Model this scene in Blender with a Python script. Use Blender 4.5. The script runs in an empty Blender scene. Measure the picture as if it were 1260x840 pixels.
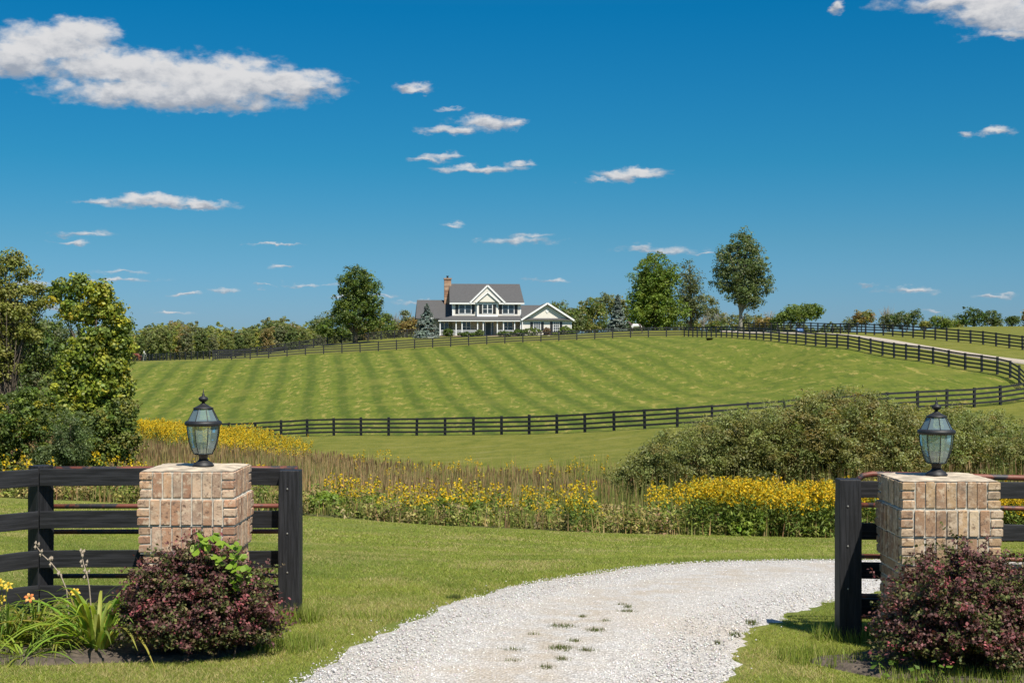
import bpy, math, random
import numpy as np
from mathutils import Vector, Matrix

R = math.radians
PI = math.pi
scene = bpy.context.scene
COL = scene.collection
F = 1750.0           # focal length in reference pixels (50 mm lens)
CX, HY = 630.0, 430.0
CAMZ = 1.9
rng = np.random.default_rng(7)
random.seed(7)

def at(px, py, D):
    return (float((px-CX)/F*D), float(D), float(CAMZ-(py-HY)/F*D))

# ------------------------------------------------------------------ terrain
CTRL = [  # (x pixel, y pixel, distance)
 # near
 (200,None,2,-.05),(630,None,2,-.05),(1060,None,2,-.08),
 (0,None,9.3,-.05),(230,None,9.3,-.05),(630,None,9.3,-.06),(900,None,9.3,-.09),(1170,None,9.3,-.12),(1400,None,9.5,-.12),
 (-400,None,10,-.05),(1800,None,10,-.1),
 (345,None,10.3,-.05),(50,None,10.4,-.08),(1040,None,10.1,-.15),(630,None,10.5,-.1),
 (850,692,15.8),(1030,689.5,16.2),(700,708,14.2),(1300,688,17),
 (0,None,18,-.55),(300,None,18,-.62),(600,None,22,-1.18),(900,None,22,-1.25),(1200,None,22,-1.2),
 # lawn edge
 (0,612,37),(170,620,36),(370,635,34),(560,648,34),(740,655,35),(900,659,36),(1030,662,36),(1260,664,37),
 # valley
 (0,None,46,-2.25),(100,None,48,-2.4),(250,None,58,-3.4),(400,None,58,-4.1),(600,None,50,-4.0),(800,None,48,-3.7),(1100,None,50,-3.5),(1300,None,50,-3.0),
 (170,None,78,-3.9),(300,None,80,-4.2),(400,None,75,-4.6),(600,None,64,-4.5),(750,None,66,-4.2),(900,None,70,-3.6),(1100,None,75,-3.0),(1300,None,80,-2.2),
 (0,None,80,-3.6),
 # lower paddock fence
 (60,542,116),(200,541,115),(299,539.6,114),(373,538,110),(487,536.5,107),(603,534.5,104),(683,532.5,101),(774,529.5,96),(866,525,93),(980,515,94),(1101,505,96),(1193,500.4,98),(1258,497,99),
 (1400,None,95,-1.2),
 # mid field
 (200,490,150),(420,478,148),(600,468,150),(780,458,148),(950,452,140),(1080,452,122),
 # crest fence
 (262,443,192),(324,440.5,195),(376,436.2,195),(437,433.5,195),(504,429.5,195),(568,425.8,195),(632,422,195),(717,418.3,195),(780,415.6,195),(842,414.2,195),
 (150,447,190),(0,455,190),
 # drive side fence
 (894,414.5,175),(948,419,157),(985,424,148),(1039,430.4,137),(1089,438.2,130),(1134,445.6,122),(1184,454.7,116),(1241,464.6,109),
 # outer fence
 (1258,429.8,137),(1210,424,143.5),(1167,419.7,150.5),(1115,415,159.5),(1070,412,168),(1022,410.5,180),(980,408.5,196),
 (1500,None,135,2.2),(1400,None,110,.6),
 # behind the crest
 (600,413.5,233),(520,414,236),(400,None,235,2.7),(700,412,233),(285,441,225),(150,446,255),
 (780,406,225),(912,408,212),(1000,None,230,4.3),(1110,None,250,4.9),(1180,402.5,250),(1260,402,250),(1500,None,250,6.2),
 (600,None,300,3.5),(850,None,300,3.6),(1060,None,310,4.2),(1200,None,320,5.0),(300,None,320,.6),(100,None,320,-.8),(-200,None,250,-.5),
 (0,None,520,-2.5),(300,None,520,-2.5),(600,None,520,-1),(1000,None,520,-2),(1400,None,520,-1),(-500,None,520,-3),
 (-500,None,100,-3.5),(-500,None,40,-1.8),(1900,None,40,-1.6),(2200,None,200,4),
 (0,None,1500,-6),(630,None,1500,-6),(1260,None,1500,-6),(-1500,None,1500,-6),(3000,None,1500,-6),(630,None,4000,-8),
]
def _ctrl():
    P, Z = [], []
    for c in CTRL:
        if c[1] is None:
            x, y, z = (c[0]-CX)/F*c[2], c[2], c[3]
        else:
            x, y, z = at(*c)
        P.append((x, y)); Z.append(z)
    return np.array(P), np.array(Z)
def warp(P):
    Y = np.maximum(P[:, 1]+15.0, 4.0)
    return np.stack([P[:, 0]/Y*2.2, np.log(Y)], 1)
_P, _Z = _ctrl()
_W = warp(_P)
def _phi(r2):
    r2 = np.maximum(r2, 1e-12)
    return 0.5*r2*np.log(r2)
_n = len(_W)
_K = _phi(((_W[:, None, :]-_W[None, :, :])**2).sum(2)) + np.eye(_n)*2e-5
_Q = np.hstack([np.ones((_n, 1)), _W])
_A = np.block([[_K, _Q], [_Q.T, np.zeros((3, 3))]])
_S = np.linalg.solve(_A, np.concatenate([_Z, np.zeros(3)]))
def H(x, y):
    x = np.atleast_1d(np.asarray(x, float)); y = np.atleast_1d(np.asarray(y, float))
    P = np.stack([x.ravel(), y.ravel()], 1)
    out = np.empty(len(P))
    for i in range(0, len(P), 20000):
        w = warp(P[i:i+20000])
        k = _phi(((w[:, None, :]-_W[None, :, :])**2).sum(2))
        out[i:i+20000] = k@_S[:_n] + _S[_n] + w@_S[_n+1:]
    return np.clip(out, -9, 9).reshape(x.shape)
def h1(x, y):
    return float(H(x, y)[0])
def hit(px, py, d0=5.0, d1=400.0):
    D = np.exp(np.linspace(math.log(d0), math.log(d1), 1500))
    x = (px-CX)/F*D
    z = CAMZ-(py-HY)/F*D
    k = np.argmax(z <= H(x, D))
    d = D[k]
    return (float((px-CX)/F*d), float(d))

# ------------------------------------------------------------------ numpy value noise
_perm = np.random.default_rng(3).random((64, 64))
def vnoise(x, y):
    xi = np.floor(x).astype(int); yi = np.floor(y).astype(int)
    fx = x-xi; fy = y-yi
    fx = fx*fx*(3-2*fx); fy = fy*fy*(3-2*fy)
    g = lambda a, b: _perm[a % 64, b % 64]
    return (g(xi, yi)*(1-fx)+g(xi+1, yi)*fx)*(1-fy)+(g(xi, yi+1)*(1-fx)+g(xi+1, yi+1)*fx)*fy
def fbm(x, y, o=3):
    s = 0; a = .5; t = 0
    for i in range(o):
        s = s+a*vnoise(x*2**i+17*i, y*2**i+5*i); t += a; a *= .5
    return s/t
def inpoly(x, y, poly):
    inside = np.zeros(np.shape(x), bool)
    n = len(poly)
    for i in range(n):
        x1, y1 = poly[i]; x2, y2 = poly[(i+1) % n]
        c = ((y1 > y) != (y2 > y)) & (x < (x2-x1)*(y-y1)/((y2-y1)+1e-12)+x1)
        inside ^= c
    return inside

# ------------------------------------------------------------------ mesh helpers
def np_mesh(name, V, Fc, cols=None, smooth=False):
    """V (n,3), Fc (m,k) one face size, cols (n,3)"""
    me = bpy.data.meshes.new(name)
    V = np.asarray(V, np.float32); Fc = np.asarray(Fc, np.int32)
    m, k = Fc.shape
    me.vertices.add(len(V)); me.vertices.foreach_set('co', V.ravel())
    me.loops.add(m*k); me.loops.foreach_set('vertex_index', Fc.ravel())
    me.polygons.add(m); me.polygons.foreach_set('loop_start', np.arange(0, m*k, k, dtype=np.int32))
    if smooth:
        me.polygons.foreach_set('use_smooth', np.ones(m, bool))
    me.update(calc_edges=True)
    if cols is not None:
        a = me.color_attributes.new('Col', 'FLOAT_COLOR', 'POINT')
        c = np.ones((len(V), 4), np.float32); c[:, :3] = cols
        a.data.foreach_set('color', c.ravel())
    return me

class MB:
    def __init__(s): s.v = []; s.f = []; s.c = []; s.m = []
    def add(s, V, Fs, col=(1, 1, 1), mat=0):
        b = len(s.v)
        s.v += [tuple(p) for p in V]
        s.f += [tuple(b+i for i in f) for f in Fs]
        s.c += [tuple(col)]*len(V)
        s.m += [mat]*len(Fs)
        return s
    def box(s, x0, x1, y0, y1, z0, z1, col=(1, 1, 1), mat=0, M=None):
        V = [(x, y, z) for x in (x0, x1) for y in (y0, y1) for z in (z0, z1)]
        if M is not None: V = [tuple(M@Vector(p)) for p in V]
        return s.add(V, [(0, 1, 3, 2), (4, 6, 7, 5), (0, 4, 5, 1), (2, 3, 7, 6), (0, 2, 6, 4), (1, 5, 7, 3)], col, mat)
    def bar(s, a, b, w, h, col=(1, 1, 1), mat=0, up=(0, 0, 1)):
        """board from a to b, w across, h along up"""
        a = Vector(a); b = Vector(b); d = (b-a).normalized(); u = Vector(up)
        sd = d.cross(u).normalized(); u2 = sd.cross(d).normalized()
        V = [p+sd*(i*w/2)+u2*(j*h/2) for p in (a, b) for i in (-1, 1) for j in (-1, 1)]
        return s.add(V, [(0, 1, 3, 2), (4, 6, 7, 5), (0, 4, 5, 1), (2, 3, 7, 6), (0, 2, 6, 4), (1, 5, 7, 3)], col, mat)
    def prism(s, poly, y0, y1, col=(1, 1, 1), mat=0):
        """poly of (x,z) extruded along y"""
        n = len(poly)
        V = [(x, y0, z) for x, z in poly]+[(x, y1, z) for x, z in poly]
        Fs = [tuple(range(n)), tuple(range(2*n-1, n-1, -1))]+[(i, i+n, (i+1) % n+n, (i+1) % n) for i in range(n)]
        return s.add(V, Fs, col, mat)
    def slab(s, quad, t, col=(1, 1, 1), mat=0):
        """sheet from 3-4 points thickened downwards by t"""
        n = len(quad)
        V = [tuple(p) for p in quad]+[(p[0], p[1], p[2]-t) for p in quad]
        Fs = [tuple(range(n)), tuple(range(2*n-1, n-1, -1))]+[(i, i+n, (i+1) % n+n, (i+1) % n) for i in range(n)]
        return s.add(V, Fs, col, mat)
    def tube(s, pts, rad, n=6, col=(1, 1, 1), mat=0):
        pts = [Vector(p) for p in pts]
        if not hasattr(rad, '__len__'): rad = [rad]*len(pts)
        V = []
        for i, p in enumerate(pts):
            d = (pts[min(i+1, len(pts)-1)]-pts[max(i-1, 0)]).normalized()
            ref = Vector((0, 0, 1)) if abs(d.z) < .9 else Vector((1, 0, 0))
            a = d.cross(ref).normalized(); b = d.cross(a).normalized()
            for k in range(n):
                t = 2*PI*k/n
                V.append(p+(a*math.cos(t)+b*math.sin(t))*rad[i])
        Fs = [(i*n+k, i*n+(k+1) % n, (i+1)*n+(k+1) % n, (i+1)*n+k) for i in range(len(pts)-1) for k in range(n)]
        Fs += [tuple(range(n-1, -1, -1)), tuple(range((len(pts)-1)*n, len(pts)*n))]
        return s.add(V, Fs, col, mat)
    def lathe(s, prof, n=16, c=(0, 0), col=(1, 1, 1), mat=0):
        V = [(c[0]+r*math.cos(2*PI*k/n), c[1]+r*math.sin(2*PI*k/n), z) for r, z in prof for k in range(n)]
        Fs = [(i*n+k, i*n+(k+1) % n, (i+1)*n+(k+1) % n, (i+1)*n+k) for i in range(len(prof)-1) for k in range(n)]
        Fs += [tuple(range(n-1, -1, -1)), tuple(range((len(prof)-1)*n, len(prof)*n))]
        return s.add(V, Fs, col, mat)
    def mesh(s, name, smooth=False):
        me = bpy.data.meshes.new(name)
        me.from_pydata(s.v, [], s.f)
        a = me.color_attributes.new('Col', 'FLOAT_COLOR', 'POINT')
        a.data.foreach_set('color', np.hstack([np.array(s.c, np.float32), np.ones((len(s.c), 1), np.float32)]).ravel())
        me.polygons.foreach_set('material_index', s.m)
        if smooth: me.polygons.foreach_set('use_smooth', [True]*len(s.f))
        me.update()
        return me
    def build(s, name, mat, parent=None, loc=(0, 0, 0), rot=(0, 0, 0), smooth=False, bevel=0):
        me = s.mesh(name, smooth)
        for m in (mat if isinstance(mat, (list, tuple)) else [mat]): me.materials.append(m)
        o = link(name, me, parent, loc, rot)
        if bevel:
            b = o.modifiers.new('bevel', 'BEVEL'); b.width = bevel; b.segments = 2; b.limit_method = 'ANGLE'
        return o

def link(name, data, parent=None, loc=(0, 0, 0), rot=(0, 0, 0)):
    o = bpy.data.objects.new(name, data); COL.objects.link(o)
    o.location = loc; o.rotation_euler = rot
    if parent is not None: o.parent = parent
    return o
def tag(o, label=None, cat=None, group=None, kind=None):
    if label: o['label'] = label
    if cat: o['category'] = cat
    if group: o['group'] = group
    if kind: o['kind'] = kind
    return o
def empty(name, loc, rz=0): return link(name, None, None, loc, (0, 0, rz))
def copy_tree(o, parent=None):
    c = o.copy(); COL.objects.link(c)
    if parent is not None: c.parent = parent
    for ch in list(o.children): copy_tree(ch, c)
    return c

# ------------------------------------------------------------------ materials
def newmat(name):
    m = bpy.data.materials.new(name); m.use_nodes = True
    nt = m.node_tree; nt.nodes.clear()
    return m, nt
class N:
    """small node helper"""
    def __init__(s, nt): s.nt = nt
    def __call__(s, t, ins=None, **kw):
        n = s.nt.nodes.new(t)
        for k, v in kw.items(): setattr(n, k, v)
        for k, v in (ins or {}).items():
            if isinstance(v, bpy.types.NodeSocket): s.nt.links.new(v, n.inputs[k])
            else: n.inputs[k].default_value = v
        return n
    def math(s, op, a, b=None, c=None, clamp=False):
        ins = {0: a}
        if b is not None: ins[1] = b
        if c is not None: ins[2] = c
        n = s('ShaderNodeMath', ins, operation=op); n.use_clamp = clamp
        return n.outputs[0]
    def mix(s, f, a, b, bt='MIX'):
        n = s('ShaderNodeMix', None, data_type='RGBA', blend_type=bt)
        for i, v in ((0, f), (6, a), (7, b)):
            if isinstance(v, bpy.types.NodeSocket): s.nt.links.new(v, n.inputs[i])
            else: n.inputs[i].default_value = (*v, 1) if (i > 0 and len(v) == 3) else v
        return n.outputs[2]
    def noise(s, vec, scale, detail=3, rough=.55, dist=0):
        return s('ShaderNodeTexNoise', {'Vector': vec, 'Scale': scale, 'Detail': detail, 'Roughness': rough, 'Distortion': dist}).outputs['Fac']
    def ramp(s, f, a, b, smooth=True):
        return s('ShaderNodeMapRange', {0: f, 1: a, 2: b, 3: 0.0, 4: 1.0}, interpolation_type='SMOOTHSTEP' if smooth else 'LINEAR').outputs[0]
    def mapping(s, vec, scale=(1, 1, 1), rot=(0, 0, 0), loc=(0, 0, 0)):
        return s('ShaderNodeMapping', {'Vector': vec, 'Scale': scale, 'Rotation': rot, 'Location': loc}).outputs[0]
    def out(s, sh): s.nt.links.new(sh, s('ShaderNodeOutputMaterial').inputs['Surface'])

def leaf_mat(name, trans=.42, rough=.5, spec=.35):
    m, nt = newmat(name); n = N(nt)
    col = n('ShaderNodeAttribute', attribute_name='Col').outputs['Color']
    p = n('ShaderNodeBsdfPrincipled', {'Base Color': col, 'Roughness': rough, 'Specular IOR Level': spec})
    tcol = n.mix(1.0, col, (1.25, 1.2, .55), 'MULTIPLY')
    t = n('ShaderNodeBsdfTranslucent', {'Color': tcol})
    mx = n('ShaderNodeMixShader', {0: trans, 1: p.outputs[0], 2: t.outputs[0]})
    n.out(mx.outputs[0])
    return m
def simple_mat(name, col, rough=.6, var=.25, scale=6.0, bump=0.0, attr=False, metal=0, spec=.5, stretch=(1, 1, 1)):
    m, nt = newmat(name); n = N(nt)
    tc = n.mapping(n('ShaderNodeTexCoord').outputs['Object'], scale=stretch)
    nz = n.noise(tc, scale, 5, .6)
    base = n('ShaderNodeAttribute', attribute_name='Col').outputs['Color'] if attr else (*col, 1)
    if attr: base = n.mix(1.0, base, col, 'MULTIPLY')
    f = n('ShaderNodeMapRange', {0: nz, 1: .3, 2: .7, 3: 1-var, 4: 1+var}).outputs[0]
    cc = n('ShaderNodeCombineColor', {0: f, 1: f, 2: f}).outputs[0]
    c = n.mix(1.0, base, cc, 'MULTIPLY')
    p = n('ShaderNodeBsdfPrincipled', {'Base Color': c, 'Roughness': rough, 'Metallic': metal, 'Specular IOR Level': spec})
    if bump:
        b = n('ShaderNodeBump', {'Height': nz, 'Strength': 1.0, 'Distance': bump})
        nt.links.new(b.outputs[0], p.inputs['Normal'])
    n.out(p.outputs[0])
    return m

M = {}
M['leaf'] = leaf_mat('leaf_green')
M['leaf_matte'] = leaf_mat('leaf_matte', trans=.25, rough=.7, spec=.2)
M['needle'] = leaf_mat('needle_blue', trans=.1, rough=.6)
M['barberry'] = leaf_mat('barberry_leaf', trans=.2, rough=.5, spec=.22)
M['grass_blade'] = leaf_mat('grass_blade', trans=.3, rough=.6, spec=.25)
M['petal'] = leaf_mat('petal', trans=.3, rough=.6, spec=.2)
M['bark'] = simple_mat('bark', (.11, .085, .06), .9, .4, 8, .02)
M['bark_pale'] = simple_mat('bark_pale', (.27, .25, .21), .9, .3, 4, .02)
M['stem'] = simple_mat('stem', (.06, .04, .03), .8, .3, 30)
M['dead_stem'] = simple_mat('dead_stem', (.36, .29, .22), .9, .3, 60)
M['paint_black'] = simple_mat('black_fence_paint', (.020, .020, .022), .55, .5, 3, .004, stretch=(1, 1, 1))
M['paint_far'] = simple_mat('black_fence_paint_far', (.017, .017, .02), .65, .4, 3)
M['iron'] = simple_mat('black_cast_iron', (.014, .014, .016), .55, .3, 40, .0006)
M['siding'] = simple_mat('cream_siding', (.76, .715, .63), .6, .05, 2)
M['siding_tan'] = simple_mat('tan_siding', (.42, .37, .27), .7, .06, 2)
M['white_trim'] = simple_mat('white_trim', (.82, .82, .80), .5, .03, 3)
M['shutter'] = simple_mat('dark_shutter', (.02, .022, .025), .5, .2, 5)
M['door'] = simple_mat('dark_green_door', (.035, .05, .05), .4, .2, 5)
M['porch_floor'] = simple_mat('porch_floor', (.30, .22, .18), .8, .2, 5)
M['stone'] = simple_mat('foundation', (.35, .28, .24), .9, .3, 5)
M['horse'] = simple_mat('horse_coat', (1, 1, 1), .5, .12, 3, attr=True)
M['barrel'] = simple_mat('blue_plastic', (.04, .10, .24), .4, .1, 5)
M['red_plastic'] = simple_mat('red_plastic', (.35, .05, .03), .45, .1, 5)
M['rubber'] = simple_mat('black_rubber', (.02, .018, .025), .7, .2, 8)
M['wax'] = simple_mat('candle_sleeve', (.75, .70, .55), .5, .05, 8)

def brick_mat(name):
    m, nt = newmat(name); n = N(nt)
    tc = n('ShaderNodeTexCoord').outputs['Object']
    col = n('ShaderNodeAttribute', attribute_name='Col').outputs['Color']
    a = n.noise(tc, 22, 6, .65); b = n.noise(tc, 90, 4, .6); c = n.noise(tc, 6, 3, .5)
    pale = n.mix(n.math('MULTIPLY', n.ramp(a, .46, .66), .85), col, (.60, .47, .34))
    dk = n.mix(n.ramp(n.noise(tc, 34, 5, .75), .52, .66), pale, (.16, .10, .07))
    sm = n.mix(n.math('MULTIPLY', n.ramp(c, .48, .72), .5), dk, (.22, .17, .13))
    h = n.math('ADD', n.math('MULTIPLY', b, .5), a)
    bp = n('ShaderNodeBump', {'Height': h, 'Strength': .9, 'Distance': .004})
    p = n('ShaderNodeBsdfPrincipled', {'Base Color': sm, 'Roughness': .88, 'Specular IOR Level': .25, 'Normal': bp.outputs[0]})
    n.out(p.outputs[0]); return m
M['brick'] = brick_mat('tumbled_brick')
M['mortar'] = simple_mat('mortar', (.50, .46, .39), .95, .3, 30, .003)
M['cap_stone'] = simple_mat('pillar_cap_mortar', (.47, .39, .29), .95, .5, 9, .012)
M['chimney_brick'] = simple_mat('chimney_brick', (1, 1, 1), .9, .25, 3, attr=True)

def roof_mat():
    m, nt = newmat('grey_shingle'); n = N(nt)
    tc = n('ShaderNodeTexCoord').outputs['Object']
    nz = n.noise(tc, 3.0, 6, .7)
    w = n.math('FRACT', n.math('MULTIPLY', n('ShaderNodeSeparateXYZ', {0: tc}).outputs[2], 5.0))
    c = n.mix(nz, (.060, .059, .060), (.115, .112, .112))
    c = n.mix(n.math('MULTIPLY', n.ramp(w, .8, 1.0), .3), c, (.05, .05, .055))
    p = n('ShaderNodeBsdfPrincipled', {'Base Color': c, 'Roughness': .9, 'Specular IOR Level': .3})
    n.out(p.outputs[0]); return m
M['shingle'] = roof_mat()
def glass_dark():
    m, nt = newmat('window_glass'); n = N(nt)
    p = n('ShaderNodeBsdfPrincipled', {'Base Color': (.03, .035, .04, 1), 'Roughness': .08, 'Specular IOR Level': .8})
    n.out(p.outputs[0]); return m
M['win'] = glass_dark()
def lamp_glass():
    m, nt = newmat('bevelled_lamp_glass'); n = N(nt)
    fr = n('ShaderNodeFresnel', {'IOR': 1.6}).outputs[0]
    f = n.math('ADD', n.math('MULTIPLY', fr, 1.3), .05, clamp=True)
    tr = n('ShaderNodeBsdfTransparent', {'Color': (.86, .95, .93, 1)})
    gl = n('ShaderNodeBsdfGlossy', {'Color': (.85, .95, 1, 1), 'Roughness': .04})
    df = n('ShaderNodeBsdfDiffuse', {'Color': (.55, .72, .70, 1)})
    a = n('ShaderNodeMixShader', {0: .22, 1: tr.outputs[0], 2: df.outputs[0]})
    b = n('ShaderNodeMixShader', {0: f, 1: a.outputs[0], 2: gl.outputs[0]})
    n.out(b.outputs[0]); return m
M['lamp_glass'] = lamp_glass()
def rust_mat():
    m, nt = newmat('rusty_red_tube'); n = N(nt)
    tc = n.mapping(n('ShaderNodeTexCoord').outputs['Object'], scale=(1, 1, 1))
    a = n.noise(tc, 3.0, 6, .65); b = n.noise(tc, 25, 4, .6)
    c = n.mix(n.ramp(a, .47, .53), (.035, .032, .036), (.17, .05, .03))
    c = n.mix(n.math('MULTIPLY', n.ramp(b, .55, .7), .5), c, (.22, .11, .065))
    p = n('ShaderNodeBsdfPrincipled', {'Base Color': c, 'Roughness': .55, 'Metallic': .1})
    n.out(p.outputs[0]); return m
M['rust'] = rust_mat()

def board_mat():
    """weathered black painted wood: grain along the board"""
    m, nt = newmat('black_painted_board'); n = N(nt)
    tc = n('ShaderNodeTexCoord').outputs['Object']
    g = n.noise(n.mapping(tc, scale=(2, 40, 40)), 1.6, 6, .65)
    s = n.noise(n.mapping(tc, scale=(1.5, 6, 6)), 1.0, 5, .6)
    k = n.ramp(n('ShaderNodeTexVoronoi', {'Vector': n.mapping(tc, scale=(1.4, 3, 9)), 'Scale': 1.0}).outputs['Distance'], .10, .02)
    c = n.mix(n.ramp(g, .35, .7), (.010, .010, .011), (.032, .032, .036))
    c = n.mix(n.math('MULTIPLY', n.ramp(s, .5, .75), .45), c, (.036, .037, .042))
    c = n.mix(n.math('MULTIPLY', k, .5), c, (.006, .006, .006))
    bp = n('ShaderNodeBump', {'Height': g, 'Strength': .6, 'Distance': .004})
    p = n('ShaderNodeBsdfPrincipled', {'Base Color': c, 'Roughness': .6, 'Specular IOR Level': .3, 'Normal': bp.outputs[0]})
    n.out(p.outputs[0]); return m
M['board'] = board_mat()
def post_mat():
    m, nt = newmat('black_painted_post'); n = N(nt)
    tc = n('ShaderNodeTexCoord').outputs['Object']
    g = n.noise(n.mapping(tc, scale=(40, 40, 2)), 1.6, 6, .65)
    s = n.noise(n.mapping(tc, scale=(6, 6, 1.5)), 1.0, 5, .6)
    c = n.mix(n.ramp(g, .35, .7), (.010, .010, .011), (.030, .030, .034))
    c = n.mix(n.math('MULTIPLY', n.ramp(s, .5, .75), .4), c, (.034, .034, .04))
    bp = n('ShaderNodeBump', {'Height': g, 'Strength': .6, 'Distance': .004})
    p = n('ShaderNodeBsdfPrincipled', {'Base Color': c, 'Roughness': .6, 'Specular IOR Level': .3, 'Normal': bp.outputs[0]})
    n.out(p.outputs[0]); return m
M['post'] = post_mat()

# ------------------------------------------------------------------ setting outlines in world metres
def pts_img(L): return [at(*p)[:2] for p in L]
LOWER = pts_img([(-60,542,118),(60,542,117),(200,541,115.5),(299,539,113.5),(373,538,111),(487,536,107.5),(603,534,104),(683,532,100.5),(774,529,96.5),(866,525,93.5),(980,515,93.5),(1101,505,95),(1193,500,97.5),(1262,497,100)])
INNER = pts_img([(1262,466,104),(1255,466,107),(1241,464,110),(1184.6,454.7,116.5),(1134,445.6,122.5),(1089.3,438,130),(1039.3,430,138.5),(985,424,148.5),(948.5,419,157),(923,416,164),(894,414,174)])
CREST = pts_img([(842,414,196),(780,415,196),(717,418,195.5),(632,422,195),(568,425,195),(504,429,195),(437,433,194.5),(376,436,194),(324,440,193),(262,443,191)])
JOIN = [INNER[-1], CREST[0]]
OUTER = pts_img([(1275,430,134),(1241.5,427.8,139),(1195,422,146),(1153,418,153),(1103,414,162),(1060,411.5,171.5),(1022,410,180.5),(985,409,191),(945,408,203),(915,408,214)])
BACKLANE = pts_img([(262,443,192.5),(285,438,214),(330,436,219),(407,428,224),(443,424,227),(479,420,230),(517,416.5,233)])
FARLEFT = pts_img([(258,441,214),(215,442,226),(180,443,244),(150,446,256),(100,448,270)])
PADDOCK = LOWER+INNER+CREST+[at(150,447,190)[:2], at(60,455,185)[:2], at(-60,470,170)[:2]]

# drive: near part from outlines, far part along a centre line
dl = [(262,900),(342,838),(408,803),(482,766),(535,745),(590,730),(645,716),(700,708),(760,699),(850,692),(940,690),(1030,689.5),(1150,689),(1300,688.5)]
dr = [(905,900),(920,838),(928,800),(945,778),(985,758),(1030,745),(1080,733),(1150,722),(1300,712),(1450,705)]
NEAR_L = [hit(*p) for p in dl]; NEAR_R = [hit(*p) for p in dr]
def resample(P, n):
    P = np.array(P); d = np.concatenate([[0], np.cumsum(np.hypot(*np.diff(P, axis=0).T))])
    t = np.linspace(0, d[-1], n)
    return np.stack([np.interp(t, d, P[:, 0]), np.interp(t, d, P[:, 1])], 1)
def smooth_line(P, n, it=6):
    Q = resample(P, n)
    for _ in range(it):
        Q[1:-1] = (Q[:-2]+2*Q[1:-1]+Q[2:])/4
    return Q
NL = smooth_line(NEAR_L, 120, 4); NR = smooth_line(NEAR_R, 120, 4)
_end = (NL[-1]+NR[-1])/2
farc = smooth_line([tuple(_end), (_end[0]+6, _end[1]+2.2), (22, 27), (36, 44), (45, 66), (47.5, 90), (46, 104), (42.6, 119), (39.3, 138), (37, 154), (35, 166), (33, 182), (32, 196), (31, 208), (35, 225), (44, 245)], 260, 10)
DRIVE_POLY = [tuple(p) for p in NL]+[tuple(p) for p in NR[::-1]]
# lawn / meadow
LAWN_EDGE = [hit(p[0], p[1]) for p in [(-200,607),(0,612),(100,616),(170,620),(270,628),(370,635),(460,641),(560,648),(650,652),(740,655.5),(900,659),(1030,662),(1150,664),(1300,665),(1500,664)]]
_be = [(1500,70),(1300,66),(1100,66),(950,64),(850,63),(760,61),(600,63),(500,69),(400,76),(300,82),(170,86),(0,84),(-200,80)]
MEADOW = [tuple(p) for p in LAWN_EDGE]+[((p[0]-CX)/F*p[1], p[1]) for p in _be]

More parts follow.
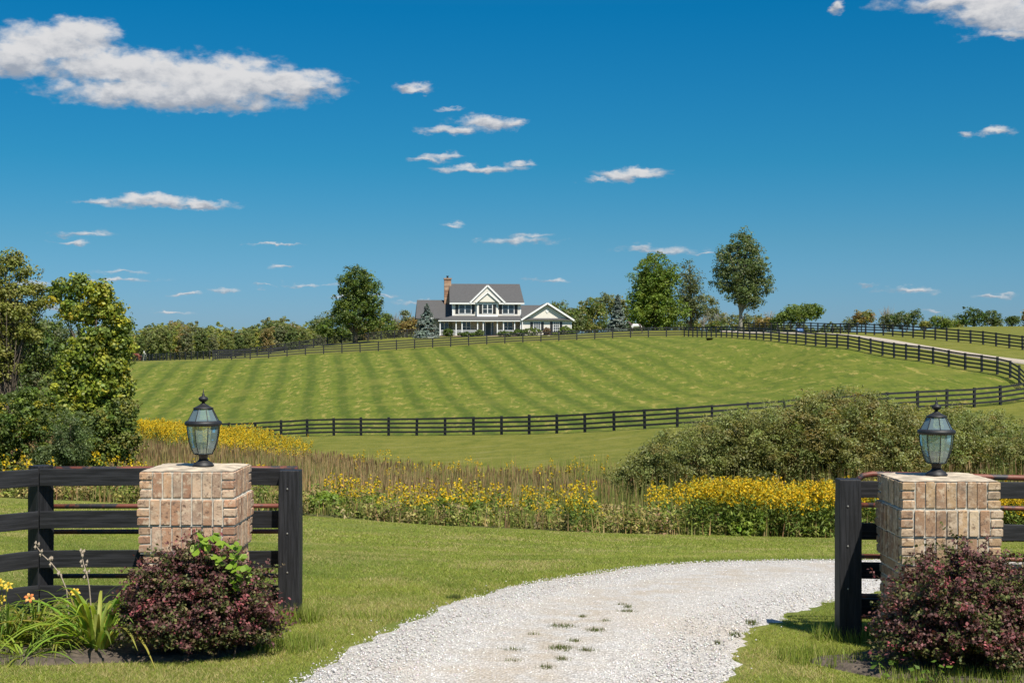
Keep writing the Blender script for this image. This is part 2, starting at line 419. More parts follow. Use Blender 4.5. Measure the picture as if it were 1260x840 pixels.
# ------------------------------------------------------------------ ground
def ground():
    Y = np.concatenate([np.arange(-30, 5, 1.5), np.arange(5, 40, .33), np.arange(40, 130, .8), np.arange(130, 262, 1.2), np.geomspace(262, 4500, 46)])
    sc = np.linspace(-1, 1, 171)
    so = np.geomspace(1.06, 9, 26)
    S = np.concatenate([-so[::-1], sc, so])
    W = .46*np.maximum(Y, 0)+8
    X = S[None, :]*W[:, None]; YY = np.repeat(Y[:, None], len(S), 1)
    Z = H(X, YY)
    # roughness of unmown ground, faint unevenness of turf
    md = inpoly(X, YY, MEADOW)
    Z = Z+np.where(md, (fbm(X/2.5, YY/2.5)-.5)*.3, (fbm(X/3., YY/3.)-.5)*.03*(YY > 12))
    ny, nx = X.shape
    V = np.stack([X, YY, Z], 2).reshape(-1, 3)
    i = np.arange(ny-1)[:, None]*nx+np.arange(nx-1)[None, :]
    i = i.ravel(); Fc = np.stack([i, i+1, i+nx+1, i+nx], 1)
    pad = inpoly(X, YY, PADDOCK).astype(float)
    strip = inpoly(X, YY, [(p[0], p[1]) for p in LAWN_EDGE]+[(60, -40), (-60, -40)]).astype(float)
    cols = np.stack([pad, md.astype(float), strip], 2).reshape(-1, 3)
    me = np_mesh('ground', V, Fc, cols, smooth=True)
    o = link('ground', me); tag(o, kind='structure')
    m, nt = newmat('turf'); n = N(nt)
    P = n('ShaderNodeNewGeometry').outputs['Position']
    zc = n('ShaderNodeSeparateColor', {0: n('ShaderNodeAttribute', attribute_name='Col').outputs['Color']})
    xyz = n('ShaderNodeSeparateXYZ', {0: P})
    P2 = n('ShaderNodeCombineXYZ', {0: xyz.outputs[0], 1: xyz.outputs[1]}).outputs[0]
    big = n.noise(P2, .06, 3, .5); mid = n.noise(P2, .55, 5, .6); fine = n.noise(P2, 7, 5, .7); vfine = n.noise(P2, 45, 4, .7)
    # lawn
    lawn = n.mix(n.ramp(mid, .35, .65), (.135, .165, .030), (.215, .22, .050))
    lawn = n.mix(n.math('MULTIPLY', n.ramp(n.noise(P2, 1.6, 6, .7), .52, .70), .6), lawn, (.32, .27, .11))
    lawn = n.mix(n.math('MULTIPLY', n.ramp(fine, .35, .75), .45), lawn, (.12, .15, .028))
    # paddock with mowing stripes
    warpn = n.math('MULTIPLY', n.math('SUBTRACT', n.noise(P2, .010, 1, .4), .5), 7.0)
    wig = n.math('MULTIPLY', n.math('SUBTRACT', n.noise(P2, .7, 4, .7), .5), 1.5)
    s = n.math('ADD', n.math('ADD', xyz.outputs[0], n.math('MULTIPLY', xyz.outputs[1], .125)), n.math('ADD', warpn, wig))
    st = n.math('SINE', n.math('MULTIPLY', s, 2*PI/3.5))
    stm = n.math('MULTIPLY', n.ramp(st, .25, .95), n.ramp(n.math('ADD', xyz.outputs[0], n.math('MULTIPLY', xyz.outputs[1], -.06)), 22, -2))
    pa = n.mix(n.ramp(mid, .3, .7), (.100, .136, .013), (.142, .162, .020))
    pa = n.mix(n.math('MULTIPLY', stm, .70), pa, (.050, .080, .008))
    fl1 = n.noise(n.mapping(P2, scale=(1.5, .42, 1), rot=(0, 0, R(7))), 1.0, 6, .72)
    fl2 = n.noise(n.mapping(P2, scale=(1.1, .30, 1), rot=(0, 0, R(7)), loc=(31, 7, 0)), 1.0, 6, .74)
    rowm = n.math('ADD', n.math('MULTIPLY', n.ramp(st, .2, -.9), .75), .25)
    pa = n.mix(n.math('MULTIPLY', n.math('MULTIPLY', n.ramp(fl1, .50, .62), rowm), .85), pa, (.34, .27, .075))
    pa = n.mix(n.math('MULTIPLY', n.ramp(fl2, .50, .61), .62), pa, (.058, .088, .010))
    pa = n.mix(n.math('MULTIPLY', n.ramp(n.noise(P2, .16, 3, .6), .50, .68), .35), pa, (.22, .20, .04))
    pa = n.mix(n.math('MULTIPLY', n.ramp(fine, .4, .8), .3), pa, (.08, .115, .02))
    # elsewhere: mown strip and far pasture
    ot = n.mix(n.ramp(mid, .3, .7), (.125, .135, .018), (.175, .17, .030))
    ot = n.mix(n.math('MULTIPLY', n.ramp(n.noise(n.mapping(P2, scale=(.3, 1.2, 1)), .7, 5, .65), .5, .7), .5), ot, (.23, .21, .07))
    ot = n.mix(n.math('MULTIPLY', n.ramp(fl2, .50, .62), .35), ot, (.075, .105, .014))
    mead = n.mix(n.ramp(mid, .35, .65), (.09, .08, .035), (.07, .09, .025))
    c = n.mix(zc.outputs[0], ot, pa)
    c = n.mix(zc.outputs[2], c, lawn)
    c = n.mix(zc.outputs[1], c, mead)
    c = n.mix(n.math('MULTIPLY', n.ramp(big, .4, .65), .14), c, (.10, .13, .025))
    bh = n.math('ADD', n.math('MULTIPLY', fine, 1.0), n.math('MULTIPLY', vfine, .35))
    bp = n('ShaderNodeBump', {'Height': bh, 'Strength': .8, 'Distance': .06})
    p = n('ShaderNodeBsdfPrincipled', {'Base Color': c, 'Roughness': .9, 'Specular IOR Level': .15, 'Normal': bp.outputs[0]})
    n.out(p.outputs[0])
    me.materials.append(m)
ground()

def gravel_mat():
    m, nt = newmat('crushed_limestone'); n = N(nt)
    P = n('ShaderNodeNewGeometry').outputs['Position']
    v = n('ShaderNodeTexVoronoi', {'Vector': P, 'Scale': 55.0, 'Randomness': 1.0})
    vc = n('ShaderNodeSeparateColor', {0: v.outputs['Color']}).outputs[0]
    v2 = n('ShaderNodeTexVoronoi', {'Vector': P, 'Scale': 120.0})
    c = n.mix(vc, (.44, .42, .39), (.72, .69, .65))
    c = n.mix(n.math('MULTIPLY', n.ramp(v.outputs['Distance'], .35, .75), .6), c, (.24, .22, .20))
    c = n.mix(n.math('MULTIPLY', n.ramp(v2.outputs['Distance'], .4, .8), .3), c, (.24, .22, .19))
    d = n.ramp(n.math('ADD', n.noise(P, .55, 3, .5), n.math('MULTIPLY', n.noise(P, 5.0, 4, .6), .25)), .60, .78)
    c = n.mix(n.math('MULTIPLY', d, .4), c, (.48, .40, .31))
    # worn earthy crown between the wheel tracks
    cr = n('ShaderNodeAttribute', attribute_name='Col').outputs['Color']
    crs = n('ShaderNodeSeparateColor', {0: cr}).outputs[0]
    e = n.math('MULTIPLY', crs, n.math('MAXIMUM', n.ramp(n.noise(P, 3.5, 5, .65), .36, .62), n.ramp(crs, .88, .94)))
    c = n.mix(n.math('MULTIPLY', e, .75), c, (.40, .325, .235))
    h = n.math('SUBTRACT', 1.0, v.outputs['Distance'])
    bp = n('ShaderNodeBump', {'Height': h, 'Strength': .9, 'Distance': .012})
    p = n('ShaderNodeBsdfPrincipled', {'Base Color': c, 'Roughness': .9, 'Specular IOR Level': .2, 'Normal': bp.outputs[0]})
    n.out(p.outputs[0]); return m
M['gravel'] = gravel_mat()

def crown_amt(t):  # cross position 0..1 -> worn centre
    return np.exp(-((t-.47)/.17)**2)
def drive():
    V = []; C = []
    nc = 15
    k = len(NL)
    jl = (fbm(np.arange(k)*.55, np.zeros(k)+3, 4)-.5)*.24; jr = (fbm(np.arange(k)*.5, np.zeros(k)+9, 4)-.5)*.24
    for i in range(k):
        a = NL[i]; b = NR[i]; d = (b-a)/np.linalg.norm(b-a)
        a = a+d*jl[i]; b = b+d*jr[i]
        t = np.linspace(0, 1, nc)
        p = a[None]+(b-a)[None]*t[:, None]
        z = H(p[:, 0], p[:, 1])+.012+.02*np.sin(t*PI)
        z[0] -= .03; z[-1] -= .03
        V.append(np.column_stack([p, z])); C.append(np.column_stack([crown_amt(t)*.85]*3))
    k2 = len(farc)
    T = np.gradient(farc, axis=0); T /= np.linalg.norm(T, axis=1)[:, None]
    Nn = np.stack([-T[:, 1], T[:, 0]], 1)
    for i in range(3, k2):
        w = .85
        t = np.linspace(0, 1, nc)
        p = farc[i][None]+Nn[i][None]*(w*(1-2*t))[:, None]
        up = .012+min(.12, i*.0025)
        z = H(p[:, 0], p[:, 1])+up; z[0] -= .12; z[-1] -= .12
        V.append(np.column_stack([p, z])); C.append(np.column_stack([np.full(nc, .95 if i > 40 else .4)]*3))
    V = np.array(V); C = np.array(C); ny, nx = V.shape[:2]
    i = (np.arange(ny-1)[:, None]*nx+np.arange(nx-1)[None, :]).ravel()
    me = np_mesh('gravel_drive', V.reshape(-1, 3), np.stack([i, i+nx, i+nx+1, i+1], 1), C.reshape(-1, 3), True)
    me.materials.append(M['gravel'])
    tag(link('gravel_drive', me), kind='structure')
drive()

BED_L = [(-2.85+1.32*math.cos(t)*(1+.06*math.sin(5*t)), 9.28+.52*math.sin(t)*(1+.08*math.sin(7*t+1))) for t in np.linspace(0, 2*PI, 60, endpoint=False)]
BED_R = [(3.15+1.25*math.cos(t)*(1+.06*math.sin(5*t)), 9.05+.62*math.sin(t)*(1+.08*math.sin(6*t+1))) for t in np.linspace(0, 2*PI, 60, endpoint=False)]
def bed(poly, name):
    cx = np.mean([p[0] for p in poly]); cy = np.mean([p[1] for p in poly])
    rings = np.linspace(0, 1, 12); V = []
    for r in rings:
        for (x, y) in poly:
            X = cx+(x-cx)*r; Y = cy+(y-cy)*r
            V.append((X, Y, h1(X, Y)+(.028+(fbm(np.array(X*9), np.array(Y*9))-.5)*.05 if r < .97 else -.02)))
    n = len(poly); Fs = []
    for a in range(len(rings)-1):
        for k in range(n):
            Fs.append((a*n+k, a*n+(k+1) % n, (a+1)*n+(k+1) % n, (a+1)*n+k))
    me = np_mesh(name, np.array(V), np.array(Fs), None, True)
    me.materials.append(M['mulch']); tag(link(name, me), kind='structure')
M['mulch'] = simple_mat('mulch', (.085, .065, .048), .95, .55, 22, .02)
bed(BED_L, 'mulch_bed'); bed(BED_R, 'mulch_bed')

# ------------------------------------------------------------------ leaves
def unit(v): return v/np.maximum(np.linalg.norm(v, axis=-1, keepdims=True), 1e-9)
def leaf_quads(C, Nrm, L, W, cols, r=rng, fold=.0):
    """one rhombic leaf per centre; Nrm = face normals"""
    n = len(C)
    t = unit(np.cross(Nrm, r.normal(size=(n, 3))))
    b = np.cross(Nrm, t)
    L = np.broadcast_to(L, n)[:, None]; W = np.broadcast_to(W, n)[:, None]
    V = np.stack([C-t*L/2, C+b*W/2+Nrm*fold*W, C+t*L/2, C-b*W/2+Nrm*fold*W], 1).reshape(-1, 3)
    Fc = np.arange(4*n).reshape(-1, 4)
    return V, Fc, np.repeat(cols, 4, 0)
def pal(p, n, r=rng, jit=.12):
    p = np.array(p); c = p[r.integers(0, len(p), n)]
    return np.clip(c*(1+r.normal(size=(n, 1))*jit)*(1+r.normal(size=(n, 3))*jit*.3), .002, 1)

G_DARK = [(.065, .10, .022), (.08, .12, .026), (.09, .135, .03)]
G_MID = [(.12, .165, .03), (.14, .185, .035), (.10, .145, .03), (.155, .20, .045)]
G_YEL = [(.30, .32, .04), (.25, .29, .038), (.34, .34, .045), (.20, .25, .035)]
G_GREY = [(.14, .16, .07), (.16, .18, .085), (.12, .14, .06)]
G_OLIVE = [(.19, .19, .045), (.22, .205, .05), (.15, .165, .04)]
G_RUST = [(.25, .18, .06), (.27, .19, .065), (.20, .17, .05)]
G_GOLD = [(.46, .38, .035), (.38, .34, .035)]
G_BLUE = [(.15, .19, .16), (.19, .23, .20), (.12, .155, .13)]

def crown_arrays(r, blobs, nclump, rc, per, L, W, palette, accent=None, accent_p=0, shell=.55, upb=.45, squash=.75, jit=.11):
    blobs = np.array(blobs, float)
    vol = blobs[:, 3]*blobs[:, 4]*blobs[:, 5]
    bi = r.choice(len(blobs), nclump, p=vol**.8/np.sum(vol**.8))
    d = unit(r.normal(size=(nclump, 3)))
    rad = (shell+(1-shell)*r.random(nclump)**.6)*(1+jit*r.normal(size=nclump))
    C = blobs[bi, :3]+d*blobs[bi, 3:6]*rad[:, None]
    rcs = rc*(.45+1.1*r.random(nclump)**1.3)
    base = pal(palette, nclump, r, .15)*1.22
    if accent is not None:
        k = r.random(nclump) < accent_p
        base[k] = pal(accent, int(k.sum()), r, .12)
    n = nclump*per
    ci = np.repeat(np.arange(nclump), per)
    dl = unit(r.normal(size=(n, 3))+np.array([0, 0, upb]))
    rr = rcs[ci]*(.35+.75*r.random(n)**.5)
    P = C[ci]+dl*rr[:, None]*np.array([1, 1, squash])
    Nn = unit(dl+np.array([0, 0, .35])+r.normal(size=(n, 3))*.55)
    cols = base[ci]*(1+r.normal(size=(n, 1))*.16)
    sz = (.65+.7*r.random(n))
    V, Fc, cc = leaf_quads(P, Nn, L*sz, W*sz, np.clip(cols, .004, 1), r)
    return V, Fc, cc, C
def limb_tubes(mb, r, base, top, clumps, rt, nl, n=6, kink=.06):
    """trunk from base to top then limbs to some clumps"""
    base = np.array(base, float); top = np.array(top, float)
    hgt = np.linalg.norm(top-base)
    ts = np.linspace(0, 1, 9)
    path = [base+(top-base)*t+np.array([math.sin(t*4+1), math.cos(t*5), 0])*kink*hgt*.3*t for t in ts]
    mb.tube(path, [rt*(1.25 if i == 0 else 1)*(1-.8*t) for i, t in enumerate(ts)], 8)
    idx = r.choice(len(clumps), min(nl, len(clumps)), replace=False)
    for k in idx:
        c = clumps[k]
        t0 = np.clip((c[2]-base[2])/hgt*.75-.12+r.normal()*.05, .12, .9)
        j = t0*8; i0 = int(j); p0 = path[i0]+(path[min(i0+1, 8)]-path[i0])*(j-i0)
        mid = p0+(c-p0)*.5+np.array([0, 0, .08*np.linalg.norm(c-p0)])+r.normal(size=3)*.04*hgt*.3
        r0 = rt*(1-.8*t0)*.5
        mb.tube([p0, p0+(mid-p0)*.5, mid, c], [r0, r0*.75, r0*.45, r0*.15], n)
def make_tree(name, r, blobs, nclump, rc, per, L, W, palette, trunk_h, rt, nl=30, accent=None, accent_p=0, mat=None, bark=None, shell=.55, parts=('trunk', 'crown'), lean=(0, 0), **kw):
    root = empty(name, (0, 0, 0))
    V, Fc, cc, C = crown_arrays(r, blobs, nclump, rc, per, L, W, palette, accent, accent_p, shell, **kw)
    mb = MB(); limb_tubes(mb, r, (0, 0, -.3), (lean[0], lean[1], trunk_h), C, rt, nl)
    mb.build(parts[0], bark or M['bark'], root, smooth=True)
    me = np_mesh(parts[1], V, Fc, cc); me.materials.append(mat or M['leaf'])
    link(parts[1], me, root)
    return root
def put(root, px, D, rz=0, s=1.0, dz=0.0):
    x = (px-CX)/F*D
    root.location = (x, D, h1(x, D)+dz); root.rotation_euler = (0, 0, rz); root.scale = (s,)*3
    return root

# ------------------------------------------------------------------ distant and hilltop trees
def scale_px(D): return D/F
# big tree left of the house : x 408-472, y 325-417, D 245
def blob_px(D, pxc, pyb, L):
    """L of (px,py,rx_px,rz_px) -> blobs relative to the tree base at (pxc,pyb)"""
    k = D/F
    return [((a-pxc)*k, 0, (pyb-b)*k, c*k, c*k*.85, d*k) for a, b, c, d in L]
def hill_tree(name, label, px, base_y, D, L, nclump, rc, per, leaf, palette, trunk_top, rt, cat='tree', **kw):
    r = np.random.default_rng(int(px)*7+3)
    x = (px-CX)/F*D; z = h1(x, D)
    by = HY+(CAMZ-z)*F/D
    bl = blob_px(D, px, by, L)
    t = make_tree(name, r, bl, nclump, rc, per, leaf, leaf*.7, palette, (by-trunk_top)*D/F, rt, **kw)
    put(t, px, D); tag(t, label, cat)
    return t
GR = None
hill_tree('shade_tree', 'broad rounded green tree standing alone left of the house', 437, 417, 222,
  [(440,352,22,24),(428,362,18,22),(455,366,16,22),(440,385,30,22),(422,385,13,16),(460,388,12,14)], 420, .72, 44, .30, G_DARK+G_MID[:2], 345, .38, nl=60, shell=.35)
hill_tree('maple_tree', 'dense bright green maple with full dome crown right of the house', 806, 405, 220,
  [(806,338,26,26),(795,355,22,24),(818,352,18,24),(806,382,36,24),(786,385,16,18),(826,388,14,16),(806,362,24,30)], 640, .85, 46, .30, [(.12,.18,.025),(.14,.20,.028),(.10,.15,.022),(.17,.22,.035)], 330, .4, nl=30, shell=.3)
hill_tree('ash_tree', 'grey green tree with thin pointed crown behind the maple', 850, 405, 232,
  [(848,340,9,20),(850,358,17,22),(856,378,20,20),(842,380,14,18)], 240, .7, 34, .27, G_GREY+[(.07,.10,.04)], 325, .25, nl=50, shell=.25)
hill_tree('poplar_tree', 'tallest tree on the hilltop, airy green crown over a pale trunk', 911, 407, 212,
  [(914,303,17,20),(896,322,15,22),(928,325,18,26),(912,338,26,24),(889,345,13,16),(936,350,14,18),(912,362,26,14),(925,372,16,8)], 560, .70, 40, .27, [(.10,.135,.045),(.12,.155,.055),(.14,.175,.07)], 300, .32, nl=80, shell=.35, bark=M['bark_pale'])
hill_tree('hawthorn_tree', 'low wide green tree overhanging the far drive fence', 984, 407, 203,
  [(985,386,22,12),(1000,384,12,9),(970,391,14,9),(958,394,8,7)], 180, .55, 40, .25, G_MID, 385, .2, nl=20, shell=.25)
hill_tree('young_tree', 'small round green shrub tree left of the overhanging tree', 958, 407, 214,
  [(958,394,8,8),(952,398,6,6)], 40, .5, 26, .3, G_DARK, 392, .1, nl=8)
horizon = [
 ('ochre leaved tree on the skyline past the drive', 1060, 300, [(1062,391,13,8),(1055,394,8,6)], G_RUST+G_OLIVE, 60),
 ('dull green tree next to the leafless one on the skyline', 1094, 290, [(1094,396,9,9)], G_GREY, 50),
 ('flat topped green tree with a taller right side on the skyline', 1116, 285, [(1112,394,14,9),(1124,390,8,9)], G_DARK+G_GREY, 70),
 ('round bright green skyline tree left of the tallest skyline pair', 1158, 280, [(1155,396,10,7),(1168,399,9,5)], G_MID, 60),
 ('largest dark tree on the right skyline', 1199, 290, [(1199,388,14,11),(1190,394,12,8),(1208,394,10,8)], G_DARK, 80),
 ('smaller dark tree touching the largest one on the skyline', 1221, 292, [(1221,392,10,8),(1226,397,8,5)], G_DARK+G_GREY, 50),
 ('little dark bush on the skyline near the frame edge', 1246, 285, [(1246,396,7,5)], G_DARK, 30),
 ('reddish tree cut by the frame edge on the skyline', 1266, 285, [(1264,392,6,10)], G_RUST, 36),
 ('low olive shrub on the skyline between green trees', 1139, 300, [(1138,400,8,4)], G_OLIVE, 26),
 ('yellowish shrub low on the skyline by the flat topped tree', 1178, 300, [(1178,400,10,4)], G_YEL[:2]+G_OLIVE, 26),
 ('small green shrub beside the ochre skyline tree', 1046, 300, [(1044,399,6,6)], G_GREY, 20),
]
for lab, px, D, L, p, nc in horizon:
    hill_tree('skyline_tree', lab, px, 405, D, L, int(nc*1.3), .7, 34, .32, p, L[0][1], .16, nl=16)['group'] = 'trees on the right skyline'
# bushes and trees behind the garage
for lab, px, D, L, p, nc in [
 ('mid green bushy tree peeping over the garage roof', 692, 262, [(690,380,11,8),(704,386,10,8),(697,394,16,10)], G_MID+G_GREY, 90),
 ('rounded olive tree left of the blue spruce', 728, 258, [(728,380,14,12),(718,388,13,12),(735,392,14,12)], G_OLIVE+G_MID, 110),
 ('pale olive tree between spruce and maple', 752, 262, [(750,376,16,13),(764,384,12,14)], G_OLIVE+G_GREY, 110),
 ('dark brown green bush behind garage end', 716, 250, [(716,396,10,9)], G_RUST[2:]+G_DARK, 50),
 ('light green round bush at the garage corner', 708, 243, [(708,399,8,8)], G_GREY+G_MID, 40),
 ('thin dull tree right of the grey green tree', 873, 262, [(873,378,10,12),(880,390,12,10)], G_GREY+G_OLIVE, 60),
 ('low grey scrub below the tallest hilltop tree', 902, 255, [(900,396,18,7),(925,396,16,8)], G_GREY+G_OLIVE, 70),
 ('low brown scrub between poplar and wide tree', 940, 250, [(940,398,10,6)], G_OLIVE+G_RUST, 40),
 ('low dark brush under the rounded olive tree', 734, 256, [(732,403,18,5)], G_DARK+G_OLIVE, 46),
 ('low brush at the foot of the second spruce', 768, 256, [(766,403,18,5)], G_DARK+G_GREY, 46),
 ('low dark brush under the bright maple', 804, 252, [(804,402,24,6)], G_DARK, 60),
 ('low brush under the grey green pointed tree', 846, 254, [(846,402,20,6)], G_DARK+G_OLIVE, 50),
 ('olive brush left of the poplar trunk', 880, 252, [(882,403,16,6)], G_OLIVE+G_DARK, 46),
 ('olive brush right of the poplar trunk', 922, 252, [(922,404,20,5)], G_OLIVE+G_GREY, 46),
]:
    hill_tree('scrub_tree', lab, px, 405, D, L, int(nc*1.3), .7, 34, .31, p, L[0][1]+5, .14, nl=16)['group'] = 'trees behind the house'
# leafless trees
def bare_tree(px, D, top_y, spread, lab, k=26):
    r = np.random.default_rng(px)
    x = (px-CX)/F*D; z = h1(x, D); hh = (HY+(CAMZ-z)*F/D-top_y)*D/F
    mb = MB()
    tp = r.normal(size=(k, 3))*np.array([spread, spread*.5, 0])+np.array([0, 0, 1])*(hh*(.55+.45*r.random((k, 1))))
    mb.tube([(0, 0, -.2), (.1, 0, hh*.4), (0, .1, hh*.9)], [.12, .09, .02], 5)
    for t in tp:
        z0 = t[2]*.35+r.random()*.3*t[2]
        mb.tube([(0, 0, z0), (t[0]*.5, t[1]*.5, z0+(t[2]-z0)*.4), tuple(t)], [.05, .04, .015], 4)
        for q in range(3):
            e = t+r.normal(size=3)*spread*.3; b = np.array([t[0]*.6, t[1]*.6, z0+(t[2]-z0)*.5])
            mb.tube([tuple(b), tuple(e)], [.025, .01], 3)
    o = mb.build('bare_tree', M['bark_pale'], None, (x, D, z)); tag(o, lab, 'tree', 'leafless trees on the hilltop')
for a in [(866,250,383,.9,'pale leafless tree between grey green tree and poplar'),(884,255,386,1.2,'wide leafless scrub left of the poplar trunk'),
          (1092,298,376,1.0,'leafless twiggy tree on the right skyline'),(498,262,381,.7,'thin leafless tree left of the blue grey spruce'),
          (486,262,384,.6,'second thin leafless tree near the lone shade tree'),(946,250,382,.9,'leafless sapling right of the poplar')]:
    bare_tree(*a)
for lab, px, D, L, p, nc in [
 ('small green tree with clear stem between lone tree and spruce', 478, 262, [(476,392,6,7),(482,402,8,8)], G_DARK+G_MID, 46),
 ('little round topped tree left of the spruce', 499, 258, [(499,386,4,4),(500,398,7,6)], G_GREY, 26),
 ('rusty tan bush hard by the left of the spruce', 507, 250, [(508,400,9,9),(498,404,9,7)], G_RUST, 50),
 ('low green shrub at the foot of the small stemmed tree', 484, 250, [(484,408,10,7)], G_MID+G_OLIVE, 40),
 ('shrubby tree under the right side of the lone shade tree', 460, 250, [(460,402,12,9),(450,406,10,8)], G_DARK+G_OLIVE, 60),
 ('shrubby tree under the left side of the lone shade tree', 412, 250, [(412,402,14,12),(402,406,14,10),(424,408,12,8)], G_MID+G_DARK, 90),
 ('taller grey green tree at the right end of the wood', 400, 275, [(404,392,8,7),(394,400,12,10)], G_GREY+G_DARK, 60),
]:
    hill_tree('garden_tree', lab, px, 412, D, L, int(nc*1.3), .65, 34, .31, p, L[0][1]+4, .13, nl=16)['group'] = 'trees left of the house'

def spruce(px, D, top_y, halfw_px, lab, pale=G_BLUE):
    r = np.random.default_rng(px)
    x = (px-CX)/F*D; z = h1(x, D); hh = (HY+(CAMZ-z)*F/D-top_y)*D/F; rw = halfw_px*D/F
    root = empty('blue_spruce', (x, D, z))
    MB().tube([(0, 0, -.2), (0, 0, hh*.97)], [.16, .02], 7).build('trunk', M['bark'], root)
    Vs = []; Cs = []; 
    n = 0
    for k in range(230):
        t = r.random()**1.35
        zc = hh*(.04+.95*t); rad = rw*(1-t)**.85+.08
        a = r.random()*2*PI; m = 34
        s = r.random(m)**.6*rad*(1+.15*r.normal())
        P = np.stack([np.cos(a+r.normal(size=m)*.14)*s, np.sin(a+r.normal(size=m)*.14)*s, zc-.25*s+.12*s*s/max(rad, .1)+r.normal(size=m)*.07], 1)
        Vs.append(P); Cs.append(np.repeat(pal(pale, 1, r, .15), m, 0)*(1+r.normal(size=(m, 1))*.12))
    P = np.concatenate(Vs); C = np.clip(np.concatenate(Cs), .01, 1)
    Nn = unit(np.stack([P[:, 0]*.6, P[:, 1]*.6, np.ones(len(P))*.9], 1)+r.normal(size=(len(P), 3))*.5)
    V, Fc, cc = leaf_quads(P, Nn, .34, .16, C, r)
    me = np_mesh('crown', V, Fc, cc); me.materials.append(M['needle']); link('crown', me, root)
    tag(root, lab, 'tree', 'blue spruces by the house')
spruce(525, 225, 374, 16, 'blue grey spruce in front of the low left wing of the house')
spruce(760, 232, 363, 13, 'blue grey spruce between olive tree and bright maple')

# distant wood on the left: trees of a few kinds, copied
def wood():
    r = np.random.default_rng(11)
    kinds = []
    specs = [('mid green broadleaf tree in the distant wood', [(.19,.22,.07),(.17,.20,.06),(.21,.23,.08)]), ('dark green broadleaf tree in the distant wood', [(.11,.145,.045),(.13,.16,.05)]),
             ('yellow green broadleaf tree in the distant wood', [(.30,.29,.07),(.26,.27,.065),(.22,.25,.06)]), ('brown tinged tree in the distant wood', [(.24,.20,.08),(.22,.19,.075),(.27,.21,.085)]),
             ('grey green broadleaf tree in the distant wood', [(.19,.20,.10),(.17,.185,.09)])]
    for lab, p in specs:
        L = [(0, 0, 6.5, 3.0, 3.0, 4.8), (1.0, 0, 9.8, 2.0, 2.0, 2.8), (-1.3, .3, 8, 1.9, 1.8, 3), (0, 0, 3.2, 2.8, 2.8, 3), (.9, 0, 5.5, 2.2, 2.2, 3)]
        t = make_tree('wood_tree', r, L, 210, .62, 26, .50, .4, p, 9.5, .2, nl=24, shell=.3)
        tag(t, lab, 'tree', 'trees of the distant wood'); kinds.append((t, lab))
    first = [True]*len(kinds)
    spots = []
    for row, (D, n, s) in enumerate([(360, 46, .68), (400, 42, .80), (450, 40, .95), (520, 36, 1.1)]):
        for i in range(n):
            px = 120+(i+.5)/n*430+r.normal()*6
            hmax = 1.0 if px > 200 else .95
            spots.append((px, D+r.normal()*8, s*(.9+.28*r.random())*hmax, row))
    for px, D, s, row in spots:
        w = [.33, .20, .26, .07, .14] if row else [.32, .14, .26, .12, .16]
        k = r.choice(5, p=w)
        t, lab = kinds[k]
        o = t if first[k] else copy_tree(t)
        first[k] = False
        x = (px-CX)/F*D
        # top of the wood stays on the y=392..400 line
        z = h1(x, D)
        top = CAMZ+(HY-(397+5*math.sin(px*.05)+r.normal()*2.0+(3-row)*3.2))*D/F
        s2 = np.clip((top-z)/12.2, .45, 1.7)
        o.location = (x, D, z); o.rotation_euler = (0, 0, r.random()*6.28); o.scale = (s2*1.0, s2*1.0, s2)
    # a fainter line of trees far to the right and left of the house, low on the skyline
    for i in range(26):
        D = 640+r.normal()*25
        px = [-60+i*10+r.normal()*4, 0][0] if i < 13 else 930+(i-13)*9
        k = r.choice([0, 1, 4]); t, lab = kinds[k]
        o = copy_tree(t)
        x = (px-CX)/F*D; z = h1(x, D)
        top = CAMZ+(HY-(400+r.normal()*2))*D/F
        s2 = np.clip((top-z)/12.2, .4, 1.6)
        o.location = (x, D, z); o.rotation_euler = (0, 0, r.random()*6.28); o.scale = (s2,)*3
wood()

